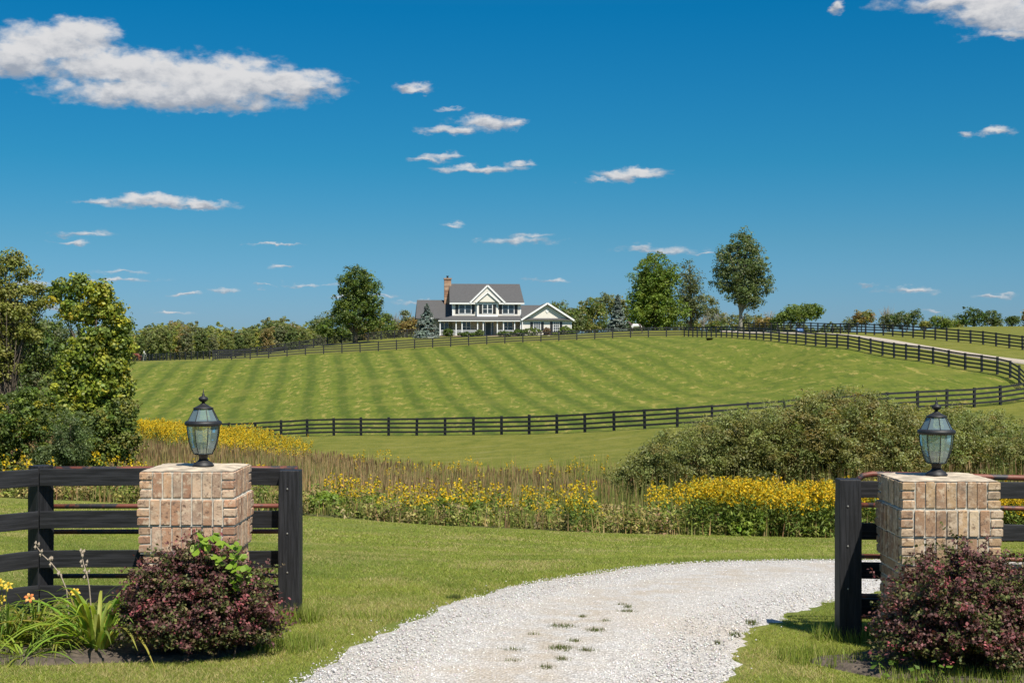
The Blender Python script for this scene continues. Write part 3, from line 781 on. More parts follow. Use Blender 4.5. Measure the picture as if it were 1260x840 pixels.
# ------------------------------------------------------------------ trees at the left
def left_trees():
    k = 43/F
    def base(px, D): return (HY+(CAMZ-h1((px-CX)/F*D, D))*F/D)
    def T(name, lab, px, D, L, nc, rc, per, leaf, p, top, rt, cat='tree', aspect=.62, **kw):
        r = np.random.default_rng(px+900)
        bl = blob_px(D, px, base(px, D), L)
        t = make_tree(name, r, bl, nc, rc, per, leaf, leaf*aspect, p, (base(px, D)-top)*D/F, rt, **kw)
        put(t, px, D); tag(t, lab, cat); return t
    T('locust_tree', 'tall thin olive tree with see-through crown at the left frame edge', 12, 45,
      [(14,322,16,12),(28,338,16,12),(-8,332,22,18),(36,358,24,10),(0,362,26,16),(20,384,30,14),(-16,395,30,20),(52,372,20,8),(30,410,26,14),(0,440,30,30)], 620, .22, 44, .085, [(.19,.20,.045),(.16,.18,.04),(.22,.22,.055)], 318, .10, nl=130, shell=.1)
    T('boxelder_tree', 'leafy bright yellow green tree, tallest of the right side of the thicket', 112, 43,
      [(74,360,14,14),(97,352,13,15),(120,362,16,15),(88,382,14,12),(108,386,20,16),(134,384,14,16),(146,404,13,16),(152,428,12,16),(120,418,22,18),(100,440,28,20),(136,450,22,24),(92,470,28,22),(122,482,30,24),(148,480,14,24),(100,512,34,26),(136,520,24,26)], 1050, .21, 44, .11, G_YEL+G_MID+[(.20,.24,.035)], 360, .11, nl=90, accent=G_GOLD, accent_p=.03, shell=.3, aspect=.7)
    T('thicket_tree', 'dull green tree filling the gap behind the two taller ones', 45, 56,
      [(40,410,50,26),(80,425,40,24),(10,450,40,40),(60,470,60,40)], 430, .34, 50, .11, G_DARK+G_MID[:1]+G_GREY, 400, .10, nl=40, shell=.3)
    T('dark_shrub', 'dark green shrub with yellow sprays at the foot of the thicket', 48, 41,
      [(20,520,40,45),(70,545,42,34),(-10,560,40,30),(45,500,30,26)], 420, .2, 55, .085, G_DARK+G_MID+[(.12,.16,.05)], 500, .05, cat='shrub', nl=20, accent=[(.42,.36,.03),(.34,.32,.035)], accent_p=.055, shell=.3)
    T('juniper_shrub', 'grey green low shrub in the middle of the thicket foot', 88, 40,
      [(88,540,26,34),(75,560,30,22)], 150, .18, 80, .07, [(.11,.145,.055),(.12,.155,.06),(.09,.125,.045)], 520, .05, cat='shrub', nl=20, shell=.3, aspect=.4)
    T('olive_shrub', 'olive green shrub at the right end of the thicket beside goldenrod', 142, 42,
      [(140,530,27,32),(155,545,18,28),(120,560,26,22),(150,508,16,18)], 230, .2, 66, .09, G_MID+G_OLIVE+G_DARK, 510, .05, cat='shrub', nl=24, accent=G_GOLD, accent_p=.05, shell=.3)
left_trees()

# ------------------------------------------------------------------ willow thicket on the right
def willow(lab, px, D, L, nc, rc, per, leaf, p, accent, ap):
    r = np.random.default_rng(px)
    x = (px-CX)/F*D; z = h1(x, D); by = HY+(CAMZ-z)*F/D
    bl = blob_px(D, px, by, L)
    bl = [(a, b, c, d, e*1.05, f) for a, b, c, d, e, f in bl]
    t = make_tree('willow_shrub', r, bl, nc, rc, per, leaf, leaf*.40, p, 1.5, .05, nl=60, accent=accent, accent_p=ap, shell=.60, upb=1.2, parts=('stems', 'foliage'), squash=1.0, jit=.02)
    put(t, px, D); tag(t, lab, 'shrub', 'willow shrubs in the dip')
WG = [(.18, .195, .06), (.21, .225, .075), (.15, .17, .05), (.24, .245, .095)]
WO = [(.28, .23, .075), (.25, .215, .07)]
willow('high domed willow shrub with olive tinged top in the middle of the thicket', 1040, 51, [(1040,555,110,72),(990,560,90,60),(1095,560,90,62),(1040,520,66,36),(960,585,80,44),(930,560,60,46),(1000,535,60,46)], 1700, .31, 84, .10, WG, WO, .25)
willow('low rounded willow shrub at the left end of the thicket', 850, 50, [(850,572,62,44),(810,585,46,30),(785,592,34,20),(885,565,58,50),(925,550,52,50),(900,580,60,40)], 950, .28, 78, .095, WG, WO, .05)
willow('broad willow shrub behind the right lantern', 1190, 53, [(1190,560,90,54),(1240,572,80,48),(1150,565,70,52),(1290,580,70,44)], 1100, .31, 80, .10, WG+[(.17,.22,.07)], WO, .1)

# ------------------------------------------------------------------ meadow plants
def bent_blades(r, P, hgt, w, lean, cols, seg=1):
    """long thin triangles: base pair and tip, one bend"""
    n = len(P); a = r.random(n)*2*PI
    side = np.stack([np.cos(a), np.sin(a), np.zeros(n)], 1)*np.broadcast_to(w, n)[:, None]/2
    ld = np.stack([np.cos(a+1.3+r.normal(size=n)*.6), np.sin(a+1.3+r.normal(size=n)*.6), np.zeros(n)], 1)*np.broadcast_to(lean, n)[:, None]
    up = np.array([0, 0, 1])*np.broadcast_to(hgt, n)[:, None]
    mid = P+up*.55+ld*.3; tip = P+up+ld
    V = np.stack([P-side, P+side, mid+side*.7, tip, mid-side*.7], 1).reshape(-1, 3)
    i = np.arange(n)[:, None]*5
    q = i+np.array([[0, 1, 2, 4]]); t = i+np.array([[4, 2, 3, 3]])
    return V, q, np.repeat(cols, 5, 0)
def sample_poly(r, poly, n, dens=None):
    P = np.array(poly); lo = P.min(0); hi = P.max(0); out = []
    tot = 0
    while tot < n:
        q = lo+(hi-lo)*r.random((n*3, 2))
        q = q[inpoly(q[:, 0], q[:, 1], poly)]
        q = q[np.abs(q[:, 0]/np.maximum(q[:, 1], 1)) < .42]
        if dens is not None: q = q[r.random(len(q)) < dens(q[:, 0], q[:, 1])]
        out.append(q); tot += len(q)
    return np.concatenate(out)[:n]
def tri_blades(r, P, hgt, w, lean, cols):
    n = len(P); a = r.random(n)*2*PI
    side = np.stack([np.cos(a), np.sin(a), np.zeros(n)], 1)*np.broadcast_to(w, n)[:, None]/2
    b = r.random(n)*2*PI
    ld = np.stack([np.cos(b), np.sin(b), np.zeros(n)], 1)*np.broadcast_to(lean, n)[:, None]
    tip = P+np.array([0, 0, 1])*np.broadcast_to(hgt, n)[:, None]+ld
    V = np.stack([P-side, P+side, tip], 1).reshape(-1, 3)
    return V, np.arange(3*n).reshape(-1, 3), np.repeat(cols, 3, 0)
def pxof(x, y): return CX+x/y*F
def meadow():
    r = np.random.default_rng(21)
    # tall dry grasses and reeds
    n = 85000
    q = sample_poly(r, MEADOW, n)
    x, y = q.T; z = H(x, y)+(fbm(x/2.5, y/2.5)-.5)*.3
    px = pxof(x, y)
    patch = fbm(x/4.5, y/4.5)
    dry = np.clip((patch-.32)*3.2, .1, 1)
    front = np.clip((y-38)/8, 0, 1)
    hgt = (.50+.8*front)*(.45+.8*r.random(n)**1.2)*(.6+.8*fbm(x/3, y/3))
    tan = pal([(.52, .39, .18), (.44, .32, .14), (.36, .25, .11), (.42, .25, .13)], n, r, .2)
    grn = pal([(.18, .21, .045), (.22, .24, .06), (.14, .17, .035), (.26, .26, .08)], n, r, .2)
    isd = r.random(n) < dry*(.38+.52*front)+.08
    cols = np.where(isd[:, None], tan, grn)
    V, Fc, cc = tri_blades(r, np.stack([x, y, z-.05], 1), hgt, .028+.018*r.random(n), hgt*.22*r.random(n), cols)
    me = np_mesh('meadow_grass', V, Fc, cc); me.materials.append(M['grass_blade'])
    tag(link('meadow_grass', me), 'tall tan and green wild grasses filling the dip below the lawn', 'grass', kind='stuff')
    # seed heads / cattails: short thick dark brown spikes
    n = 17000
    q = sample_poly(r, MEADOW, n, lambda a, b: np.clip((b-42)/10, 0, 1)*np.clip((fbm(a/4.5, b/4.5)-.3)*3, 0, 1))
    x, y = q.T; z = H(x, y)
    hgt = 1.0+.45*r.random(n)
    P = np.stack([x, y, z+hgt-.25], 1)
    V, Fc, cc = leaf_quads(P, unit(np.stack([r.normal(size=n), r.normal(size=n), np.zeros(n)], 1)), .1, .04, pal([(.15, .095, .045), (.24, .16, .08), (.34, .25, .12)], n, r))
    V = V.reshape(-1, 4, 3); ctr = V.mean(1)
    V[:, 0] = ctr+[0, 0, -.15]; V[:, 2] = ctr+[0, 0, .15]
    a = r.random(n)*6.28; s = np.stack([np.cos(a), np.sin(a), 0*a], 1)*.028
    V[:, 1] = ctr+s; V[:, 3] = ctr-s
    me = np_mesh('seed_heads', V.reshape(-1, 3), Fc, cc); me.materials.append(M['grass_blade'])
    tag(link('reed_seed_heads', me), 'brown seed heads standing above the wild grasses', 'reeds', kind='stuff')
    # goldenrod
    def goldenrod(name, lab, n, dens, hmin, hmax, seed, pl=16, plume=1.0):
        r = np.random.default_rng(seed)
        q = sample_poly(r, MEADOW, n, dens)
        x, y = q.T; z = H(x, y)
        hgt = (hmin+(hmax-hmin)*r.random(n))*(.72+.5*fbm(x/1.8, y/1.8))
        lean = r.normal(size=(n, 2))*.12
        Vs, Fs, Cs = [], [], []
        def addq(V, Fc, cc):
            b = sum(len(v) for v in Vs); Vs.append(V); Fs.append(Fc+b); Cs.append(cc)
        nl = 12
        ci = np.repeat(np.arange(n), nl); t = r.random(n*nl)*.85
        P = np.stack([x[ci]+lean[ci, 0]*t+r.normal(size=len(ci))*.06, y[ci]+lean[ci, 1]*t+r.normal(size=len(ci))*.06, z[ci]+hgt[ci]*t], 1)
        Nn = unit(r.normal(size=(len(ci), 3))*.6+np.array([0, -.2, .8]))
        addq(*leaf_quads(P, Nn, .15, .045, pal([(.13, .18, .03), (.16, .21, .038), (.10, .15, .027)], len(ci), r, .2), r))
        ci = np.repeat(np.arange(n), pl); t = r.random(n*pl)
        u = r.normal(size=(len(ci), 2))*.055*(1.25-t)[:, None]*plume
        P = np.stack([x[ci]+lean[ci, 0]+u[:, 0], y[ci]+lean[ci, 1]+u[:, 1], z[ci]+hgt[ci]-.10+.26*t*plume-np.abs(u).sum(1)*.5], 1)
        Nn = unit(r.normal(size=(len(ci), 3))*.7+np.array([0, -.2, .6]))
        addq(*leaf_quads(P, Nn, .075, .05, pal([(.60, .39, .012), (.68, .45, .015), (.46, .34, .02), (.34, .33, .04)], len(ci), r, .12), r))
        me = np_mesh(name, np.concatenate(Vs), np.concatenate(Fs), np.clip(np.concatenate(Cs), 0, .9)); me.materials.append(M['petal'])
        tag(link(name, me), lab, 'goldenrod', 'goldenrod in the meadow', 'stuff')
    goldenrod('goldenrod', 'large mass of yellow goldenrod behind the left pillar and lantern', 4600,
        lambda a, b: (b > 66)*np.clip((390-pxof(a, b))/130, 0, 1)*(pxof(a, b) > 120)*np.clip((fbm(a/3, b/3)-.25)*3.5, .2, 1), 1.1, 1.8, 31)
    goldenrod('goldenrod', 'dense yellow goldenrod bank in front of the willow shrubs', 2300,
        lambda a, b: (b < 41.5)*np.clip((fbm(a/1.1+5, b/1.1)-.22)*3.5, .1, 1)*np.clip((pxof(a, b)-790)/50, 0, 1)*np.clip((41.5-b)/3, 0, 1)*(.5+.5*(pxof(a, b) > 850)), .85, 1.3, 32)
    goldenrod('goldenrod', 'thin band of goldenrod along the far edge of the tall grass', 90,
        lambda a, b: (b > 56)*(pxof(a, b) > 420)*(pxof(a, b) < 760)*np.clip((fbm(a/3, b/3)-.45)*5, 0, 1), 1.1, 1.6, 33)
    goldenrod('goldenrod', 'scattered goldenrod among green weeds along the lawn edge', 330,
        lambda a, b: (b < 40.5)*(pxof(a, b) > 410)*(pxof(a, b) < 730)*np.clip((fbm(a/1.6+3, b/1.6)-.45)*6, 0, 1), .45, 1.1, 34, 10, .9)
    goldenrod('goldenrod', 'sparse goldenrod seen through the left board fence', 260,
        lambda a, b: (b < 45)*(pxof(a, b) < 330)*np.clip((fbm(a/1.6+3, b/1.6)-.45)*5, 0, 1), .7, 1.1, 35, 8, .8)
    # leafy weeds along the front edge
    n = 2300
    q = sample_poly(r, MEADOW, n, lambda a, b: (b < 44)*np.clip((44-b)/6, 0, 1)*np.clip((fbm(a/1.3, b/1.3)-.36)*4, .03, 1))
    x, y = q.T; z = H(x, y); per = 26; ci = np.repeat(np.arange(n), per)
    hgt = .06+1.25*np.clip(fbm(x/.9, y/.9)-.30, 0, 1)+.16*r.random(n); t = r.random(len(ci))**.8
    P = np.stack([x[ci]+r.normal(size=len(ci))*.09, y[ci]+r.normal(size=len(ci))*.09, z[ci]+hgt[ci]*t], 1)
    Nn = unit(r.normal(size=(len(ci), 3))*.6+np.array([0, -.2, .8]))
    base = pal([(.15, .20, .035), (.20, .23, .045), (.26, .25, .07), (.30, .24, .09), (.33, .25, .12), (.18, .17, .05)], n, r, .2)
    V, Fc, cc = leaf_quads(P, Nn, .11, .05, base[ci]*(1+r.normal(size=(len(ci), 1))*.15), r)
    me = np_mesh('undergrowth', V, Fc, np.clip(cc, .01, 1)); me.materials.append(M['leaf_matte'])
    tag(link('undergrowth', me), 'knee high green weeds along the edge of the mown lawn', 'undergrowth', kind='stuff')
    for px, D, w, hh, lab in [(398, 36, 22, 34, 'leafy lime green bush at the lawn edge beside the left gatepost'), (555, 37, 30, 36, 'wider leafy green bush in the middle of the lawn edge'),
                              (455, 37, 14, 26, 'small leafy green bush between the two larger ones'), (915, 36.5, 26, 30, 'leafy green weed bush within the right goldenrod bank')]:
        rr = np.random.default_rng(px)
        x = (px-CX)/F*D; by = HY+(CAMZ-h1(x, D))*F/D
        t = make_tree('leafy_bush', rr, blob_px(D, px, by, [(px, by-hh*.5, w, hh*.5), (px+w*.4, by-hh*.35, w*.7, hh*.4)]), 90, .10, 44, .085, .06, [(.20, .27, .04), (.24, .30, .045), (.17, .23, .035)], hh*.5*D/F, .015, nl=20, parts=('stems', 'foliage'), accent=G_GOLD, accent_p=.04, shell=.35)
        put(t, px, D); tag(t, lab, 'bush', 'leafy bushes along the meadow edge')
meadow()

# ------------------------------------------------------------------ lawn grass blades
def lawn_blades():
    r = np.random.default_rng(5)
    lawn_poly = [tuple(p) for p in LAWN_EDGE]+[(16, 4), (-16, 4)]
    dp = DRIVE_POLY
    Vs, Fs, Cs = [], [], []
    for n, y0, y1, w, hh in [(480000, 7.6, 13, .0045, .022), (420000, 13, 21, .0070, .024), (300000, 21, 36, .012, .028)]:
        y = y0+(y1-y0)*r.random(n); x = (r.random(n)*2-1)*.385*y
        # denser towards the camera within a band
        ok = inpoly(x, y, lawn_poly) & ~inpoly(x, y, BED_L) & ~inpoly(x, y, BED_R)
        dn = inpoly(x, y, dp)
        # ragged edge and tufts in the worn crown of the drive
        e = fbm(x*2.2, y*2.2, 3)
        inb = inpoly(x+.09*np.sin(7*y)+.05, y+.10*np.sin(9*x)*(e-.3)*3, dp)
        rim = dn & ~(inpoly(x+.07, y, dp) & inpoly(x-.07, y, dp) & inpoly(x, y+.1, dp) & inpoly(x, y-.1, dp))
        ok &= (~(dn & inb)) | (rim & (e > .42) & (r.random(n) < .6))
        x = x[ok]; y = y[ok]; m = len(x); z = H(x, y)
        pt = fbm(x*.9, y*.9, 4); p2 = fbm(x*3.3+9, y*3.3, 3)
        dry = np.clip((pt-.50)*4+(p2-.5)*1.6, 0, 1)*.6
        base = pal([(.24, .29, .04), (.28, .32, .05), (.20, .25, .034), (.32, .34, .07)], m, r, .16)
        tan = pal([(.48, .40, .18), (.42, .34, .15), (.38, .34, .13)], m, r, .12)
        lush = np.clip((fbm(x*.33+4, y*.33+2, 3)-.42)*5, 0, 1)*np.clip((24-y)/10, .15, 1)+.45*np.clip((fbm(x*2.1, y*2.1+7, 3)-.5)*6, 0, 1)
        base = base*(1-.42*np.clip(lush, 0, 1)[:, None]*np.array([1.0, .78, .85]))
        k = r.random(m) < (dry+.08)*(1-.6*np.clip(lush, 0, 1))
        cols = np.where(k[:, None], tan, base)
        h2 = hh*(.5+.8*r.random(m))*(.8+.5*p2)
        edge = inpoly(x, y, dp)
        V, Fc, cc = tri_blades(r, np.stack([x, y, z-.005], 1), h2, w*(.7+.6*r.random(m)), h2*2.2*r.random(m), cols)
        b = sum(len(v) for v in Vs); Vs.append(V); Fs.append(Fc+b); Cs.append(cc)
    # longer unmown fringe round posts, pillars and beds
    def fringe(cx, cy, rx, ry, n, hh):
        a = r.random(n)*2*PI; q = (r.random(n)**.5)
        return np.stack([cx+rx*np.cos(a)*q, cy+ry*np.sin(a)*q], 1), np.full(n, hh)
    F1 = [fringe(-1.62, 10.2, .24, .16, 900, .14), fringe(2.42, 10.05, .30, .2, 900, .11), fringe(-1.45, 9.25, .25, .25, 900, .09), fringe(-2.2, 10.4, 1.6, .15, 900, .08),
          fringe(2.0, 9.2, .3, .3, 700, .09), fringe(2.7, 8.55, .5, .2, 1200, .10), fringe(-3.2, 8.9, .45, .25, 800, .07)]
    q = np.concatenate([f[0] for f in F1]); hh = np.concatenate([f[1] for f in F1])
    m = len(q); z = H(q[:, 0], q[:, 1])
    V, Fc, cc = tri_blades(r, np.column_stack([q, z-.005]), hh*(.4+.8*r.random(m)), .007, hh*.6*r.random(m), pal([(.19, .25, .035), (.24, .30, .045), (.16, .21, .03), (.3, .3, .09)], m, r))
    b = sum(len(v) for v in Vs); Vs.append(V); Fs.append(Fc+b); Cs.append(cc)
    me = np_mesh('lawn_grass', np.concatenate(Vs), np.concatenate(Fs), np.clip(np.concatenate(Cs), .01, .9))
    me.materials.append(M['grass_blade'])
    tag(link('lawn_grass', me), 'short mown green and tan grass on the lawn and gate verges', 'grass', kind='stuff')
    # tufts growing in the drive
    Vs, Fs, Cs = [], [], []
    for px, py, wx, wy, n in [(692,776,14,3,300),(733,781,10,2.5,260),(690,804,13,3.5,420),(721,806,10,1.6,160),(691,818,7,2,160),(708,795,6,1.6,120),(673,828,10,2,160),(717,764,4,1.6,110),
                              (771,757,9,1.6,160),(772,752,4,2.5,120),(765,749,6,1,60),(745,769,5,1,60),(632,805,12,1.4,100),(884,796,3,1,40),(656,786,6,1,50),(630,820,8,1.2,60),(925,770,6,2,100),(905,785,6,1.6,80),(560,738,8,2,160)]:
        a = hit(px, py); D = a[1]
        q = r.normal(size=(n, 2))*[wx*D/F*.6, wy*.014]+np.array(a)
        z = H(q[:, 0], q[:, 1])+.015
        V, Fc, cc = tri_blades(r, np.column_stack([q, z]), .02+.025*r.random(n), .006, .03*r.random(n), pal([(.09, .13, .025), (.12, .15, .035), (.15, .13, .06)], n, r, .2))
        b = sum(len(v) for v in Vs); Vs.append(V); Fs.append(Fc+b); Cs.append(cc)
    me = np_mesh('drive_weeds', np.concatenate(Vs), np.concatenate(Fs), np.clip(np.concatenate(Cs), .01, .9)); me.materials.append(M['grass_blade'])
    tag(link('drive_weeds', me), 'small tufts of grass growing through the gravel', 'weeds', kind='stuff')
lawn_blades()

def stones():
    r = np.random.default_rng(8)
    n = 90000
    y = 7.9+9.5*r.random(n)**1.3; x = (r.random(n)*2-1)*.40*y
    inn = inpoly(x, y, DRIVE_POLY)
    # a few strays on the verge
    near = inpoly(x+.12, y, DRIVE_POLY) | inpoly(x-.12, y-.1, DRIVE_POLY)
    for dx, dy in ((.13, 0), (-.13, 0), (0, .16), (0, -.16)):
        inn &= inpoly(x+dx*(.5+r.random(n)), y+dy*(.5+r.random(n)), DRIVE_POLY)
    ok = inn | (near & (r.random(n) < .012))
    x = x[ok]; y = y[ok]; n = len(x)
    s = (.004+.0085*r.random(n)**2.2)
    z = H(x, y)+.026+s*.2
    octv = np.array([(1, 0, 0), (-1, 0, 0), (0, 1, 0), (0, -1, 0), (0, 0, 1), (0, 0, -1)], float)
    octf = np.array([(0, 2, 4), (2, 1, 4), (1, 3, 4), (3, 0, 4), (2, 0, 5), (1, 2, 5), (3, 1, 5), (0, 3, 5)])
    V = octv[None]*(.6+.7*r.random((n, 6, 3)))*np.stack([s, s*(.6+.4*r.random(n)), s*(.5+.3*r.random(n))], 1)[:, None]
    a = r.random(n)*6.28; c, sn = np.cos(a), np.sin(a)
    V = np.stack([V[..., 0]*c[:, None]-V[..., 1]*sn[:, None], V[..., 0]*sn[:, None]+V[..., 1]*c[:, None], V[..., 2]], 2)
    V = V+np.stack([x, y, z], 1)[:, None]
    Fc = (octf[None]+np.arange(n)[:, None, None]*6).reshape(-1, 3)
    cols = np.repeat(pal([(.58, .56, .53), (.66, .64, .61), (.52, .49, .46), (.40, .37, .34), (.55, .51, .45)], n, r, .12), 6, 0)
    me = np_mesh('gravel_stones', V.reshape(-1, 3), Fc, np.clip(cols, .05, .75)); me.materials.append(simple_mat('limestone_chip', (1, 1, 1), .9, .15, 60, attr=True, spec=.2))
    tag(link('gravel_stones', me), 'loose white limestone chips on the drive', 'gravel', kind='stuff')
stones()

# ------------------------------------------------------------------ far fences
def far_fence(name, label, line, spacing=2.44, group='black board fences round the paddock', hh=1.36):
    P = np.array(line); d = np.concatenate([[0], np.cumsum(np.hypot(*np.diff(P, axis=0).T))])
    n = max(2, int(round(d[-1]/spacing)))
    t = np.linspace(0, d[-1], n+1)
    X = np.interp(t, d, P[:, 0]); Y = np.interp(t, d, P[:, 1])
    # gentle smoothing of corners in the polyline
    for _ in range(2):
        X[1:-1] = (X[:-2]+2*X[1:-1]+X[2:])/4; Y[1:-1] = (Y[:-2]+2*Y[1:-1]+Y[2:])/4
    Z = H(X, Y)
    r = np.random.default_rng(n)
    root = empty(name, (X[0], Y[0], Z[0]))
    pm = MB().box(-.075, .075, -.075, .075, -.3, hh).mesh('post'); pm.materials.append(M['paint_far'])
    for i in range(len(X)):
        ang = math.atan2(Y[min(i+1, n)]-Y[max(i-1, 0)], X[min(i+1, n)]-X[max(i-1, 0)])
        link('post', pm, root, (X[i]-X[0], Y[i]-Y[0], Z[i]-Z[0]+r.normal()*.02), (r.normal()*.012, r.normal()*.012, ang))
    for lev in (.28, .60, .92, 1.25):
        mb = MB()
        for i in range(n):
            a = Vector((X[i]-X[0], Y[i]-Y[0], Z[i]-Z[0]+lev+r.normal()*.012)); b = Vector((X[i+1]-X[0], Y[i+1]-Y[0], Z[i+1]-Z[0]+lev+r.normal()*.012))
            dd = (b-a); sd = Vector((dd.y, -dd.x, 0)).normalized()*.092
            # boards nailed on the side facing the road
            if (a+Vector((X[0], Y[0], 0))).dot(sd) > 0: sd = -sd
            mb.bar(a+sd, b+sd, .03, .135)
        mb.build('rail', M['paint_far'], root)
    tag(root, label, 'fence', group)
    return root
far_fence('paddock_fence', 'black four rail fence running the full width below the striped hill', LOWER)
far_fence('paddock_fence', 'black fence climbing the right side of the striped hill beside the drive', INNER+[CREST[0]])
far_fence('paddock_fence', 'black fence along the hilltop directly in front of the house', CREST)
far_fence('paddock_fence', 'black fence on the far side of the gravel drive at upper right', OUTER)
far_fence('paddock_fence', 'black fence behind the hilltop fence, passing under the lone shade tree', BACKLANE)
far_fence('paddock_fence', 'distant black fence at the left hill edge by the chestnut horse', FARLEFT)

# ------------------------------------------------------------------ house
def house():
    hx, hy = at(600, 413.5, 233)[:2]
    hz = h1(hx, hy)
    root = empty('farmhouse', (hx, hy, hz), R(5))
    tag(root, 'white two storey farmhouse with grey roof and long front porch on the hilltop', 'house')
    W = M['white_trim']
    MB().box(-5.75, 5.45, 0, 8.5, 0, 5.5).build('wall', M['siding'], root)
    MB().box(-5.75, 5.45, -.012, .0, .1, 2.75).build('porch_wall', M['siding_tan'], root)
    MB().box(-11.3, -5.76, 1, 8, 0, 3.1).build('wing_wall', M['siding_tan'], root)
    g = MB().box(5.46, 13.5, -2, 6, 0, 2.65); g.prism([(5.6, 2.65), (13.4, 2.65), (9.6, 5.05)], -1.95, 6); g.build('garage_wall', M['siding'], root)
    MB().box(-8.1, 5.45, -2.1, -.02, -.3, .1).box(-8.1, -5.8, -2.1, 4, -.3, .1).build('porch_floor', M['porch_floor'], root)
    MB().box(-11.35, 5.5, .98, 8.55, -.5, 0).box(5.45, 13.55, -2.05, 6.05, -.5, 0).build('foundation', M['stone'], root)
    # main gable walls and roof (ridge along x)
    for sx in (-5.75, 5.35):
        g = MB(); g.add([(sx, 0, 5.5), (sx, 8.5, 5.5), (sx, 4.25, 8.5), (sx+.1, 0, 5.5), (sx+.1, 8.5, 5.5), (sx+.1, 4.25, 8.5)], [(0, 1, 2), (5, 4, 3), (0, 3, 4, 1), (1, 4, 5, 2), (2, 5, 3, 0)])
        g.build('gable_wall', M['siding'], root)
    rf = MB()
    rf.slab([(-6.25, -.5, 5.45), (6.0, -.5, 5.45), (5.65, 4.25, 8.75), (-6.1, 4.25, 8.75)], .16)
    rf.slab([(6.0, 9.0, 5.45), (-6.25, 9.0, 5.45), (-6.1, 4.27, 8.75), (5.65, 4.27, 8.75)], .16)
    roof = rf.build('roof', M['shingle'], root)
    MB().box(-6.25, 6.0, -.56, -.50, 5.22, 5.44).build('fascia', W, root)
    MB().box(-6.2, 5.95, -.5, -.02, 5.2, 5.26).build('soffit', W, root)
    # chimney
    ch = MB(); r = random.Random(4)
    zz = 0
    while zz < 9.45:
        c = r.choice([(.30, .17, .10), (.36, .22, .14), (.25, .14, .09), (.40, .27, .18)])
        ch.box(-6.95, -5.80, 3.6, 4.7, zz, zz+.19, c); zz += .19
    ch.box(-7.03, -5.72, 3.52, 4.78, 9.45, 9.68, (.32, .20, .13))
    chim = ch.build('chimney', M['chimney_brick'], root)
    MB().lathe([(.16, 9.68), (.16, 10.0), (.22, 10.0), (.22, 10.06)], 10, (-6.4, 4.15)).build('flue_cap', M['iron'], chim)
    # central bay
    MB().box(-1.75, 1.6, -.5, -.01, 3.3, 5.5).build('bay', M['siding'], root)
    MB().box(-1.8, 1.65, -.54, -.5, 3.2, 3.42).build('bay_trim', W, root)
    def cross_gable(apz, bx0, bx1, bz, yf, yb, nm, th=.14, tw=.26):
        ax = (bx0+bx1)/2
        back = .5+(apz-5.45)*4.75/3.3+.3 if yb is None else yb
        g = MB()
        g.slab([(bx0, yf, bz), (ax, yf, apz), (ax, back, apz), (bx0, back*.0+.2, bz)], th)
        g.slab([(ax, yf, apz), (bx1, yf, bz), (bx1, .2, bz), (ax, back, apz)], th)
        o = g.build(nm+'_roof', M['shingle'], root)
        t = MB()
        for a, b in (((bx0, bz), (ax, apz)), ((bx1, bz), (ax, apz))):
            t.bar((a[0], yf-.04, a[1]-.12), (b[0], yf-.04, b[1]-.12), tw, .06, up=(0, 1, 0))
        t.build(nm+'_rake', W, root)
        w = MB(); w.prism([(bx0+.45, bz-.02), (bx1-.45, bz-.02), (ax, apz-.35)], yf+.12, yf+.22); w.build(nm+'_face', M['siding'], root)
    cross_gable(8.39, -2.93, 2.85, 5.55, -.55, 4.0, 'gable')
    cross_gable(7.28, -2.0, 1.9, 5.6, -.98, 1.5, 'small_gable', tw=.22)
    # siding below small gable face continues
    # windows
    def window(x0, x1, z0, z1, y, shut=.48, cols=2, rows=2, nm='window', gap=.06):
        f = MB(); t = .09
        f.box(x0-t, x1+t, y-.06, y, z0-t, z0); f.box(x0-t, x1+t, y-.06, y, z1, z1+t)
        f.box(x0-t, x0, y-.06, y, z0, z1); f.box(x1, x1+t, y-.06, y, z0, z1)
        for i in range(1, cols):
            xx = x0+(x1-x0)*i/cols; f.box(xx-(.07 if cols == 2 else .03), xx+(.07 if cols == 2 else .03), y-.05, y, z0, z1)
        for i in range(1, rows):
            z = z0+(z1-z0)*i/rows; f.box(x0, x1, y-.045, y-.003, z-.025, z+.025)
        fr = f.build(nm, W, root)
        MB().box(x0, x1, y-.02, y-.012, z0, z1).build('pane', M['win'], fr)
        if shut:
            for a, b in ((x0-t-gap-shut, x0-t-gap), (x1+t+gap, x1+t+gap+shut)):
                s = MB(); s.box(a, b, y-.05, y-.002, z0-.05, z1+.05)
                k = int((z1-z0)/.15)
                for i in range(k):
                    s.box(a+.05, b-.05, y-.062, y-.05, z0+.05+i*.15, z0+.12+i*.15)
                s.build('shutter', M['shutter'], fr)
    window(-4.65, -2.75, 3.72, 5.12, -.002)
    window(-.8, .70, 3.72, 5.12, -.502)
    window(2.5, 4.3, 3.72, 5.12, -.002)
    window(-4.15, -2.85, .75, 2.3, -.014, 0)
    window(2.55, 4.05, .75, 2.3, -.014, 0)
    window(-7.7, -6.4, .75, 2.2, .998, 0)
    window(7.4, 8.45, .95, 2.25, -2.002, .42, 3, 4)
    # garage side door with panes
    window(10.65, 11.5, .15, 2.3, -2.002, .42, 3, 5, 'glazed_door')
    # diamond vent
    MB().prism([(9.3, 4.1), (9.6, 3.7), (9.9, 4.1), (9.6, 4.6)], -2.02, -1.96).build('gable_vent', W, root)
    # front door
    dr = MB().box(-.35, .55, -.07, -.014, .1, 2.25).build('front_door', M['door'], root)
    MB().box(-.75, -.43, -.05, -.014, .1, 2.25).box(.63, .95, -.05, -.014, .1, 2.25).build('sidelight', M['win'], dr)
